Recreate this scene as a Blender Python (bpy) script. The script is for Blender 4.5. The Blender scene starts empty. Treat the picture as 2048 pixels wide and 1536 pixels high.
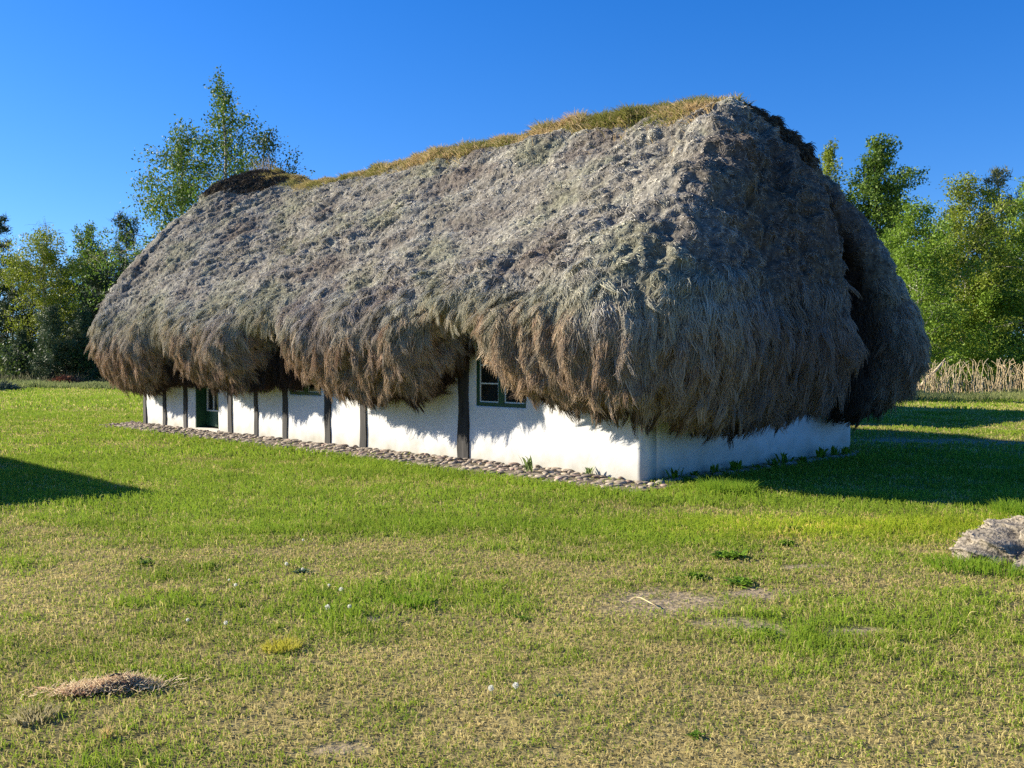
import bpy, math, random
import numpy as np

rng = np.random.default_rng(7)
random.seed(7)
SC = bpy.context.scene
COL = SC.collection
PI = math.pi
f32 = np.float32

# ------------------------------------------------------------------ noise
def _hash(ix, iy, iz, k):
    h = (ix.astype(np.int64) * 374761393 + iy.astype(np.int64) * 668265263 + iz.astype(np.int64) * 2147483647 + k * 974711) & 0xFFFFFFFF
    h = ((h ^ (h >> 13)) * 1274126177) & 0xFFFFFFFF
    h = ((h ^ (h >> 16)) * 2246822519) & 0xFFFFFFFF
    return h ^ (h >> 15)

def pn(x, y, z=None, seed=0):
    """gradient noise, about -1..1"""
    x = np.asarray(x, dtype=np.float64); y = np.asarray(y, dtype=np.float64)
    z = np.zeros_like(x) + 0.37 if z is None else np.asarray(z, dtype=np.float64)
    ix, iy, iz = np.floor(x), np.floor(y), np.floor(z)
    fx, fy, fz = x - ix, y - iy, z - iz
    ux, uy, uz = [t * t * t * (t * (t * 6 - 15) + 10) for t in (fx, fy, fz)]
    def g(dx, dy, dz):
        h = _hash(ix + dx, iy + dy, iz + dz, seed)
        gx = (h & 1023) / 511.5 - 1; gy = ((h >> 10) & 1023) / 511.5 - 1; gz = ((h >> 20) & 1023) / 511.5 - 1
        return gx * (fx - dx) + gy * (fy - dy) + gz * (fz - dz)
    def L(a, b, t): return a + (b - a) * t
    r = L(L(L(g(0,0,0), g(1,0,0), ux), L(g(0,1,0), g(1,1,0), ux), uy),
          L(L(g(0,0,1), g(1,0,1), ux), L(g(0,1,1), g(1,1,1), ux), uy), uz)
    return r * 1.25

def fbm(x, y, z=None, seed=0, o=3):
    a, s, t = 1.0, 0.0, 0.0
    zz = z
    for k in range(o):
        m = 2.0 ** k
        s = s + a * pn(x * m, y * m, None if zz is None else zz * m, seed + 17 * k)
        t += a; a *= 0.5
    return s / t

def sm(a, b, x):
    t = np.clip((x - a) / (b - a), 0, 1)
    return t * t * (3 - 2 * t)

# ------------------------------------------------------------------ materials
def newmat(name):
    m = bpy.data.materials.new(name); m.use_nodes = True
    nt = m.node_tree; nt.nodes.clear()
    return m, nt, nt.nodes.new('ShaderNodeOutputMaterial')

def N(nt, typ, **kw):
    n = nt.nodes.new(typ)
    for k, v in kw.items(): setattr(n, k, v)
    return n

def mat_attr(name, rough=0.9, spec=0.15, transl=0.0, attr='col', noise=0.0, nscale=30.0, bump=0.0):
    """surface coloured by the per-element colour attribute, varied by noise"""
    m, nt, out = newmat(name)
    a = N(nt, 'ShaderNodeAttribute', attribute_name=attr)
    c = a.outputs['Color']
    p = N(nt, 'ShaderNodeBsdfPrincipled')
    p.inputs['Roughness'].default_value = rough
    p.inputs['Specular IOR Level'].default_value = spec
    if noise > 0:
        t = N(nt, 'ShaderNodeTexCoord'); nz = N(nt, 'ShaderNodeTexNoise')
        nz.inputs['Scale'].default_value = nscale; nz.inputs['Detail'].default_value = 6
        nt.links.new(t.outputs['Object'], nz.inputs['Vector'])
        mr = N(nt, 'ShaderNodeMapRange')
        mr.inputs[1].default_value = 0.3; mr.inputs[2].default_value = 0.7
        mr.inputs[3].default_value = 1 - noise; mr.inputs[4].default_value = 1 + noise
        nt.links.new(nz.outputs['Fac'], mr.inputs[0])
        mx = N(nt, 'ShaderNodeVectorMath', operation='SCALE')
        nt.links.new(c, mx.inputs[0]); nt.links.new(mr.outputs[0], mx.inputs['Scale'])
        c = mx.outputs[0]
        if bump > 0:
            b = N(nt, 'ShaderNodeBump'); b.inputs['Distance'].default_value = bump
            nt.links.new(nz.outputs['Fac'], b.inputs['Height']); nt.links.new(b.outputs[0], p.inputs['Normal'])
    nt.links.new(c, p.inputs['Base Color'])
    if transl > 0:
        tr = N(nt, 'ShaderNodeBsdfTranslucent'); mix = N(nt, 'ShaderNodeMixShader')
        mix.inputs[0].default_value = transl
        nt.links.new(c, tr.inputs['Color'])
        nt.links.new(p.outputs[0], mix.inputs[1]); nt.links.new(tr.outputs[0], mix.inputs[2])
        nt.links.new(mix.outputs[0], out.inputs[0])
    else:
        nt.links.new(p.outputs[0], out.inputs[0])
    return m

def mat_noise(name, c1, c2, scale=4.0, rough=0.8, spec=0.3, bump=0.0, bscale=None, stretch=(1, 1, 1), lo=0.35, hi=0.65, detail=8):
    m, nt, out = newmat(name)
    t = N(nt, 'ShaderNodeTexCoord'); mp = N(nt, 'ShaderNodeMapping')
    mp.inputs['Scale'].default_value = stretch
    nt.links.new(t.outputs['Object'], mp.inputs['Vector'])
    nz = N(nt, 'ShaderNodeTexNoise'); nz.inputs['Scale'].default_value = scale; nz.inputs['Detail'].default_value = detail
    nz.inputs['Roughness'].default_value = 0.65
    nt.links.new(mp.outputs[0], nz.inputs['Vector'])
    r = N(nt, 'ShaderNodeValToRGB')
    r.color_ramp.elements[0].position = lo; r.color_ramp.elements[1].position = hi
    r.color_ramp.elements[0].color = (*c1, 1); r.color_ramp.elements[1].color = (*c2, 1)
    nt.links.new(nz.outputs['Fac'], r.inputs[0])
    p = N(nt, 'ShaderNodeBsdfPrincipled')
    p.inputs['Roughness'].default_value = rough; p.inputs['Specular IOR Level'].default_value = spec
    nt.links.new(r.outputs[0], p.inputs['Base Color'])
    if bump:
        n2 = N(nt, 'ShaderNodeTexNoise'); n2.inputs['Scale'].default_value = bscale or scale * 3; n2.inputs['Detail'].default_value = 6
        nt.links.new(mp.outputs[0], n2.inputs['Vector'])
        b = N(nt, 'ShaderNodeBump'); b.inputs['Distance'].default_value = bump
        nt.links.new(n2.outputs['Fac'], b.inputs['Height']); nt.links.new(b.outputs[0], p.inputs['Normal'])
    nt.links.new(p.outputs[0], out.inputs[0])
    return m

# ------------------------------------------------------------------ object helpers
def tag(o, label=None, cat=None, group=None, kind=None):
    if label: o['label'] = label
    if cat: o['category'] = cat
    if group: o['group'] = group
    if kind: o['kind'] = kind
    return o

def empty(name, loc=(0, 0, 0), rz=0.0):
    o = bpy.data.objects.new(name, None); COL.objects.link(o)
    o.location = loc; o.rotation_euler = (0, 0, rz); o.empty_display_size = 0.2
    return o

def link(o, parent=None):
    COL.objects.link(o)
    if parent is not None: o.parent = parent
    return o

def mesh_obj(name, V, F, mat, parent=None, smooth=False, cols=None, fcols=None):
    """V (n,3), F (m,4) or (m,3) int array or list of lists"""
    me = bpy.data.meshes.new(name)
    V = np.asarray(V, dtype=f32)
    if isinstance(F, np.ndarray):
        k = F.shape[1]; m = len(F)
        me.vertices.add(len(V)); me.vertices.foreach_set('co', V.ravel())
        me.loops.add(m * k); me.loops.foreach_set('vertex_index', F.astype(np.int32).ravel())
        me.polygons.add(m); me.polygons.foreach_set('loop_start', np.arange(0, m * k, k, dtype=np.int32))
        me.update(calc_edges=True)
    else:
        me.from_pydata([tuple(map(float, v)) for v in V], [], [list(map(int, f)) for f in F])
    if smooth:
        me.polygons.foreach_set('use_smooth', np.ones(len(me.polygons), dtype=bool))
    if cols is not None:
        at = me.attributes.new('col', 'FLOAT_COLOR', 'POINT')
        at.data.foreach_set('color', np.c_[cols, np.ones(len(cols))].astype(f32).ravel())
    if fcols is not None:
        at = me.attributes.new('col', 'FLOAT_COLOR', 'FACE')
        at.data.foreach_set('color', np.c_[fcols, np.ones(len(fcols))].astype(f32).ravel())
    if mat is not None: me.materials.append(mat)
    return link(bpy.data.objects.new(name, me), parent)

def strands_obj(name, P, R, C, mat, parent=None):
    """P (n,k,3) strand points, R (n,k) radii, C (n,3) colours -> one hair curves object"""
    n, k, _ = P.shape
    cu = bpy.data.hair_curves.new(name)
    cu.add_curves([k] * n)
    cu.attributes['position'].data.foreach_set('vector', np.ascontiguousarray(P, dtype=f32).ravel())
    ra = cu.attributes.get('radius') or cu.attributes.new('radius', 'FLOAT', 'POINT')
    ra.data.foreach_set('value', np.ascontiguousarray(R, dtype=f32).ravel())
    ca = cu.attributes.new('col', 'FLOAT_COLOR', 'CURVE')
    ca.data.foreach_set('color', np.c_[C, np.ones(n)].astype(f32).ravel())
    cu.materials.append(mat)
    return link(bpy.data.objects.new(name, cu), parent)

class MB:
    """collects simple solids into one mesh"""
    def __init__(s): s.V = []; s.F = []
    def box(s, a, b, jit=0.0):
        x0, y0, z0 = a; x1, y1, z1 = b; n = len(s.V)
        s.V += [(x0,y0,z0),(x1,y0,z0),(x1,y1,z0),(x0,y1,z0),(x0,y0,z1),(x1,y0,z1),(x1,y1,z1),(x0,y1,z1)]
        s.F += [[n+i for i in f] for f in ((0,3,2,1),(4,5,6,7),(0,1,5,4),(1,2,6,5),(2,3,7,6),(3,0,4,7))]
        return s
    def tube(s, path, rad, sides=6, cap=True):
        path = [np.array(p, dtype=float) for p in path]; n0 = len(s.V); m = len(path)
        for i, p in enumerate(path):
            d = path[min(i+1, m-1)] - path[max(i-1, 0)]; d = d / (np.linalg.norm(d) + 1e-9)
            up = np.array((0,0,1.)) if abs(d[2]) < 0.95 else np.array((1.,0,0))
            a = np.cross(d, up); a /= np.linalg.norm(a); b = np.cross(d, a)
            for j in range(sides):
                t = 2 * PI * j / sides
                s.V.append(tuple(p + rad[i] * (a * math.cos(t) + b * math.sin(t))))
        for i in range(m - 1):
            for j in range(sides):
                s.F.append([n0 + i*sides + j, n0 + i*sides + (j+1) % sides, n0 + (i+1)*sides + (j+1) % sides, n0 + (i+1)*sides + j])
        if cap:
            s.F.append([n0 + j for j in range(sides)][::-1]); s.F.append([n0 + (m-1)*sides + j for j in range(sides)])
        return s
    def build(s, name, mat, parent=None, smooth=False, bevel=0.0):
        o = mesh_obj(name, np.array(s.V), s.F, mat, parent, smooth)
        if bevel:
            b = o.modifiers.new('bevel', 'BEVEL'); b.width = bevel; b.segments = 2; b.limit_method = 'ANGLE'
        return o

# ------------------------------------------------------------------ layout of the cottage on the lawn
A = np.array((1.69, 12.8))                       # near corner of the walls
UH = np.array((-0.7006, 0.7136)); VH = np.array((0.7136, 0.7006))
LEN, WID = 14.9, 5.7
ROTZ = math.atan2(UH[1], UH[0])                  # local +x runs along the long wall, away from the viewer
# local frame of the cottage: x = u (along the long wall), y = -v (mirror-free right-handed frame), z up
def loc2w(u, v): return A[0] + u * UH[0] + v * VH[0], A[1] + u * UH[1] + v * VH[1]

def to_uv(x, y):
    dx, dy = x - A[0], y - A[1]
    return dx * UH[0] + dy * UH[1], dx * VH[0] + dy * VH[1]

def gh(x, y):
    """height of the lawn"""
    x = np.asarray(x, float); y = np.asarray(y, float)
    h = 0.035 * pn(x * 0.35, y * 0.35, seed=3) + 0.012 * pn(x * 1.3, y * 1.3, seed=4)
    u, v = to_uv(x, y)
    # flat next to the walls, a faint rise beside the mound on the right
    near = np.exp(-(np.maximum(np.maximum(-u, u - LEN), 0) ** 2 + np.maximum(np.maximum(-v, v - WID), 0) ** 2) / 0.8)
    h = h * (1 - near)
    h = h + 0.07 * np.exp(-((x - 4.5) ** 2 / 1.2 + (y - 8.3) ** 2 / 1.0))
    far = sm(26, 60, np.hypot(x, y))
    h = h + far * 0.10 * pn(x * 0.12, y * 0.12, seed=9)
    return h

# ------------------------------------------------------------------ world, sun, camera
SUN_AZ = np.array((-0.966, 0.262)); SUN_AZ /= np.linalg.norm(SUN_AZ)
SUN_EL = math.radians(21.5)
world = bpy.data.worlds.new('World'); SC.world = world; world.use_nodes = True
wn = world.node_tree; wn.nodes.clear()
wo = wn.nodes.new('ShaderNodeOutputWorld'); bg = wn.nodes.new('ShaderNodeBackground')
sky = wn.nodes.new('ShaderNodeTexSky'); sky.sky_type = 'NISHITA'; sky.sun_disc = False
sky.sun_elevation = SUN_EL
sky.sun_rotation = math.atan2(SUN_AZ[0], SUN_AZ[1])
sky.altitude = 0; sky.air_density = 1.0; sky.dust_density = 0.2; sky.ozone_density = 4.7
hs = wn.nodes.new('ShaderNodeHueSaturation')
hs.inputs['Hue'].default_value = 0.515; hs.inputs['Saturation'].default_value = 1.29; hs.inputs['Value'].default_value = 1.20
tcw = wn.nodes.new('ShaderNodeTexCoord'); lift = wn.nodes.new('ShaderNodeVectorMath'); lift.operation = 'MULTIPLY_ADD'
lift.inputs[1].default_value = (1, 1, .9); lift.inputs[2].default_value = (0, 0, .07)
nrmw = wn.nodes.new('ShaderNodeVectorMath'); nrmw.operation = 'NORMALIZE'
wn.links.new(tcw.outputs['Generated'], lift.inputs[0]); wn.links.new(lift.outputs[0], nrmw.inputs[0]); wn.links.new(nrmw.outputs[0], sky.inputs['Vector'])
wn.links.new(sky.outputs[0], hs.inputs['Color'])
wn.links.new(hs.outputs[0], bg.inputs[0]); bg.inputs[1].default_value = 0.07
wn.links.new(bg.outputs[0], wo.inputs[0])

sd = bpy.data.lights.new('sun', 'SUN'); sd.energy = 5.0; sd.angle = math.radians(0.5); sd.color = (1.0, 0.91, 0.76)
so = bpy.data.objects.new('sun', sd); COL.objects.link(so)
from mathutils import Vector
tosun = Vector((SUN_AZ[0] * math.cos(SUN_EL), SUN_AZ[1] * math.cos(SUN_EL), math.sin(SUN_EL)))
so.rotation_euler = tosun.to_track_quat('Z', 'Y').to_euler()
so.location = tosun * 60

cd = bpy.data.cameras.new('camera'); cam = bpy.data.objects.new('camera', cd); COL.objects.link(cam); SC.camera = cam
FPX = 1977.0
cd.sensor_fit = 'HORIZONTAL'; cd.sensor_width = 36.0; cd.lens = 36.0 * FPX / 2048.0
cd.clip_start = 0.05; cd.clip_end = 3000
cam.location = (0, 0, 1.65); cam.rotation_euler = (PI / 2 - math.atan(55.0 / FPX), 0, 0)
SC.view_settings.view_transform = 'Standard'; SC.view_settings.look = 'None'
SC.view_settings.exposure = 1.35; SC.view_settings.gamma = 1.0
SC.render.engine = 'CYCLES'
SC.cycles.use_denoising = False
SC.cycles.max_bounces = 5; SC.cycles.diffuse_bounces = 2; SC.cycles.transmission_bounces = 4
try:
    SC.cycles_curves.shape = 'RIBBONS'
except Exception: pass

# ------------------------------------------------------------------ lawn
def patch(x, y, cx, cy, rx, ry, seed=0, rot=0.0):
    """soft-edged irregular patch 0..1"""
    c, s = math.cos(rot), math.sin(rot)
    dx, dy = x - cx, y - cy
    a, b = (dx * c + dy * s) / rx, (-dx * s + dy * c) / ry
    d = np.sqrt(a * a + b * b) + 0.55 * pn(x * 2.2, y * 2.2, seed=seed) + 0.2 * pn(x * 6, y * 6, seed=seed + 1)
    return 1 - sm(0.45, 1.2, d)

BARE = [(1.14, 6.62, 0.52, 0.34, 0.2), (1.45, 6.02, 0.40, 0.18, -0.3), (1.75, 6.85, 0.5, 0.14, 0.1), (2.3, 7.7, 0.26, 0.09, 0.1), (2.05, 5.9, 0.25, 0.08, 0.1),
        (-0.86, 6.2, 0.13, 0.08, 0.0), (-0.75, 4.1, 0.16, 0.07, 0.2), (8.6, 19.2, 2.6, 0.8, -0.3)]

def lawn_state(x, y):
    """dryness 0 (lush) .. 1 (straw), bare 0..1, length factor"""
    u, v = to_uv(x, y)
    r = y
    n1 = fbm(x * 0.55, y * 0.8, seed=21, o=3); n2 = fbm(x * 1.9, y * 2.4, seed=25, o=3); n3 = pn(x * 7, y * 8, seed=29)
    base = 0.54 - 0.44 * sm(7.7, 9.6, r + 0.8 * n1) + 0.12 * sm(17, 24, r)
    base = np.where(v > 7, 0.35, base)
    dry = base - .02 + 0.68 * n1 + 0.60 * n2 + 0.24 * n3
    # broad greener and drier areas of this lawn
    def blob(cx, cy, sx, sy): return np.exp(-((x - cx) / sx) ** 2 - ((y - cy) / sy) ** 2)
    dry = dry - 0.40 * blob(2.6, 6.3, 0.9, 0.75) - 0.38 * blob(-0.9, 6.9, 0.55, 0.5) - 0.25 * blob(-2.2, 7.3, 0.9, 0.6) - 0.15 * blob(-1.9, 5.2, 1.0, 0.8)
    dry = dry + 0.20 * blob(1.1, 4.6, 1.2, 0.7) + 0.25 * blob(-4.2, 9.8, 1.3, 0.9) + 0.2 * blob(-0.9, 8.6, 0.9, 0.5) - 0.10 * blob(3.3, 9.0, 1.5, 0.8)
    bare = np.zeros_like(dry)
    for i, (cx, cy, rx, ry, ro) in enumerate(BARE):
        near = (np.abs(x - cx) < 2 * max(rx, ry) + .3) & (np.abs(y - cy) < 2 * max(rx, ry) + .3)
        if near.any():
            bare[near] = np.maximum(bare[near], patch(x[near], y[near], cx, cy, rx, ry, 50 + i, ro))
    wall_d = np.where((u > -1.2) & (u < LEN + 1), np.abs(v + 1.1), 9)
    length = 0.55 + 0.75 * sm(0.6, 0.05, dry) + 0.25 * n2
    tall = np.exp(-(wall_d / 0.28) ** 2) * (0.5 + 0.9 * np.maximum(0, n2 + .2)) * (r < 17)
    tall = tall + 1.0 * np.exp(-(((u + 1.3) / 0.7) ** 2 + ((v - 0.1) / 0.45) ** 2))
    length = length + tall
    dry = dry - 0.25 * np.clip(tall, 0, 1)
    return np.clip(dry, 0, 1), np.clip(bare * (.85 + .7 * n3), 0, .90), np.clip(length, 0.25, 2.6)

GREEN = np.array((0.285, 0.365, 0.035)); LUSH = np.array((0.145, 0.25, 0.020)); STRAW = np.array((0.60, 0.485, 0.20)); OLIVE = np.array((0.34, 0.36, 0.05))
SOIL = np.array((0.30, 0.235, 0.15)); THATCHSOIL = np.array((0.13, 0.115, 0.04))

def ground_mesh():
    # one sheet: a fine grid near the viewer that widens to the horizon
    def axis(lims, steps):
        out = [lims[0]]
        for a, b, st in zip(lims[:-1], lims[1:], steps):
            n = max(1, int(round((b - a) / st))); out += list(np.linspace(a, b, n + 1)[1:])
        return np.array(out)
    xs = axis([-900, -200, -60, -20, -8, 8, 20, 60, 200, 900], [100, 20, 4, .5, .08, .5, 4, 20, 100])
    ys = axis([-300, -40, -5, 2, 12, 20, 40, 80, 200, 1500], [50, 5, .6, .08, .16, .5, 2, 15, 130])
    X, Y = np.meshgrid(xs, ys)
    x, y = X.ravel(), Y.ravel()
    near = np.hypot(x, y) < 90
    z = np.where(near, gh(x, y), 0.0)
    dry, bare, ln = lawn_state(x, y)
    z = z - 0.006
    c = THATCHSOIL[None] * (1 - dry[:, None]) * 0.9 + (STRAW * 0.5)[None] * dry[:, None]
    c = c * (1 - 0.35 * sm(.5, 0, dry)[:, None]) + 0.35 * sm(.5, 0, dry)[:, None] * GREEN
    c = c * (1 - bare[:, None]) + bare[:, None] * SOIL
    far = sm(28, 45, np.hypot(x, y))[:, None]
    c = c * (1 - far) + far * (GREEN * .7 + OLIVE * .3)
    nx, ny = len(xs), len(ys)
    i = np.arange(ny - 1)[:, None] * nx + np.arange(nx - 1)[None]
    F = np.stack([i, i + 1, i + nx + 1, i + nx], -1).reshape(-1, 4)
    m = mat_attr('lawn_soil', rough=1.0, spec=0.05, noise=0.45, nscale=22.0, bump=0.02)
    o = mesh_obj('ground', np.c_[x, y, z], F, m, None, True, cols=c)
    o['kind'] = 'structure'
    return o
ground_mesh()

M_GRASS = mat_attr('grass_blade', rough=0.7, spec=0.12, transl=0.42)

def in_house(x, y, m=0.0):
    u, v = to_uv(x, y)
    return (u > -m) & (u < LEN + m) & (v > -m) & (v < WID + m)

def grass():
    bands = [(2.4, 6, 5600, .0017, .046), (6, 10, 3200, .0022, .046), (10, 16, 1500, .0030, .048), (16, 30, 420, .0060, .060), (30, 72, 85, .013, .085)]
    PP, RR, CC = [], [], []
    for z0, z1, dens, rad, ln in bands:
        kx = 0.66
        n = int(kx * (z1 ** 2 - z0 ** 2) * dens)
        y = np.sqrt(rng.uniform(z0 ** 2, z1 ** 2, n)); x = rng.uniform(-kx, kx, n) * y
        # blades gather in small tufts
        keep = ~in_house(x, y, 0.02)
        u, v = to_uv(x, y)
        on_path = (u > -0.5) & (u < LEN + .5) & (v > -0.78 + 0.12 * pn(u * 2, v * 0, seed=61)) & (v < 0)
        keep &= ~(on_path & (rng.random(n) < 0.80))
        x, y = x[keep], y[keep]
        tf = pn(x * 9, y * 9, seed=31) * (y < 16)
        dry, bare, lf = lawn_state(x, y)
        keep = rng.random(len(x)) < np.clip(1.0 - 0.93 * bare + 0 * tf, .03, 1) * np.clip(0.75 + 0.7 * tf, .25, 1)
        x, y, dry, lf, bare = x[keep], y[keep], dry[keep], lf[keep], bare[keep]
        n = len(x)
        L = ln * lf * rng.uniform(0.45, 1.45, n) * (1 - .5 * bare) * (1 - .22 * dry)
        az = rng.uniform(0, 2 * PI, n); lean = rng.uniform(0.15, 1.25, n) * (0.75 + .45 * dry)
        lean = np.where(rng.random(n) < .4 * dry, rng.uniform(1.15, 1.5, n), lean)
        dx, dy = np.cos(az) * np.sin(lean), np.sin(az) * np.sin(lean); dz = np.cos(lean)
        z = gh(x, y)
        P = np.zeros((n, 3, 3)); P[:, 0] = np.c_[x, y, z - .004]
        P[:, 1] = P[:, 0] + np.c_[dx * .35, dy * .35, dz * .62 + .1] * L[:, None]
        P[:, 2] = P[:, 0] + np.c_[dx * 1.0, dy * 1.0, dz * 0.85 + .08] * L[:, None]
        R = np.repeat((rad * rng.uniform(.7, 1.3, n))[:, None], 3, 1) * np.array((1.0, .85, .15))[None]
        # colours: each blade is either green or dead, more dead ones where it is dry
        dead = rng.random(n) < np.clip(dry * 1.0 - 0.03, 0.02, .93)
        t = rng.random(n)[:, None]
        tone = pn(x * 1.3, y * 1.3, seed=41)[:, None]
        g = LUSH * (1 - t) + GREEN * t; g = g * (1 - .35 * dry[:, None]) + OLIVE * .35 * dry[:, None]
        g = g * (1 + .25 * tone)
        s = STRAW * (0.55 + .7 * t) * (1 + .12 * tone); s = s * (1 - .3 * (1 - dry[:, None])) + OLIVE * .3 * (1 - dry[:, None])
        c = np.where(dead[:, None], s, g) * rng.uniform(.72, 1.32, n)[:, None]
        yel = sm(9.8, 8.6, np.abs(y - 9.4) + 8.6)[:, None] * sm(0.5, 3.0, x)[:, None] * (y < 16)[:, None]
        c = c * (1 + yel * np.array((.45, .28, -.1)))
        PP.append(P); RR.append(R); CC.append(c)
    o = strands_obj('lawn_grass', np.concatenate(PP), np.concatenate(RR), np.concatenate(CC), M_GRASS)
    tag(o, 'mown lawn of green and straw coloured grass around the cottage', 'grass', kind='stuff')
grass()

# ------------------------------------------------------------------ seaweed roof surface
def bspline_basis(nc, T):
    """clamped uniform cubic b-spline basis, (T, nc)"""
    k = 3
    kn = np.r_[[0] * k, np.linspace(0, 1, nc - k + 1), [1] * k]
    t = np.linspace(0, 1, T); t[-1] = 1 - 1e-9
    B = np.zeros((T, len(kn) - 1))
    for i in range(len(kn) - 1): B[:, i] = (t >= kn[i]) & (t < kn[i + 1])
    for d in range(1, k + 1):
        Bn = np.zeros((T, len(kn) - 1 - d))
        for i in range(len(kn) - 1 - d):
            a = (t - kn[i]) / (kn[i + d] - kn[i]) * B[:, i] if kn[i + d] > kn[i] else 0
            b = (kn[i + d + 1] - t) / (kn[i + d + 1] - kn[i + 1]) * B[:, i + 1] if kn[i + d + 1] > kn[i + 1] else 0
            Bn[:, i] = a + b
        B = Bn
    return B

# lowest edge of the thatch along the long wall (u, h) and along the end wall (v, h)
FRONT_EDGE = [(-1.5, 1.03), (0.0, 1.09), (.9, 1.13), (1.35, 1.21), (1.75, 1.39), (2.05, 1.77), (2.25, 2.13), (3.05, 2.17), (3.35, 1.80), (3.7, 1.27), (4.2, 1.17), (5.2, 1.14), (6.2, 1.21), (6.9, 1.37),
              (7.3, 1.80), (7.6, 2.10), (8.3, 2.07), (8.7, 1.55), (9.2, 1.25), (10.2, 1.21), (11.0, 1.29), (11.4, 1.55), (11.8, 1.85), (12.35, 1.80), (12.8, 1.30), (13.3, 1.09), (14.6, 1.13), (15.5, 1.30), (17, 1.35)]
END_EDGE = [(-2, 1.03), (0, 1.01), (1.0, 0.93), (2.0, 0.99), (2.4, 1.22), (2.9, 1.69), (3.3, 1.42), (3.7, 0.87), (4.6, 0.87), (5.4, 0.97), (6.5, 1.12), (8, 1.12)]
INNER_EDGE = [(7.5, 2.3), (7.8, 1.12), (8.95, 1.10), (9.3, 2.3), (11.15, 2.3), (11.4, 1.15), (12.55, 1.12), (12.9, 2.3)]
RIDGE_U = (0.47, 14.6)

def ridge_h(u):
    return np.interp(u, [0, .6, 1.5, 2.5, 5, 8, 10, 12, 13.2, 14.2, 15], [5.46, 5.52, 5.66, 5.70, 5.64, 5.70, 5.63, 5.74, 6.12, 6.34, 6.22])

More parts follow.
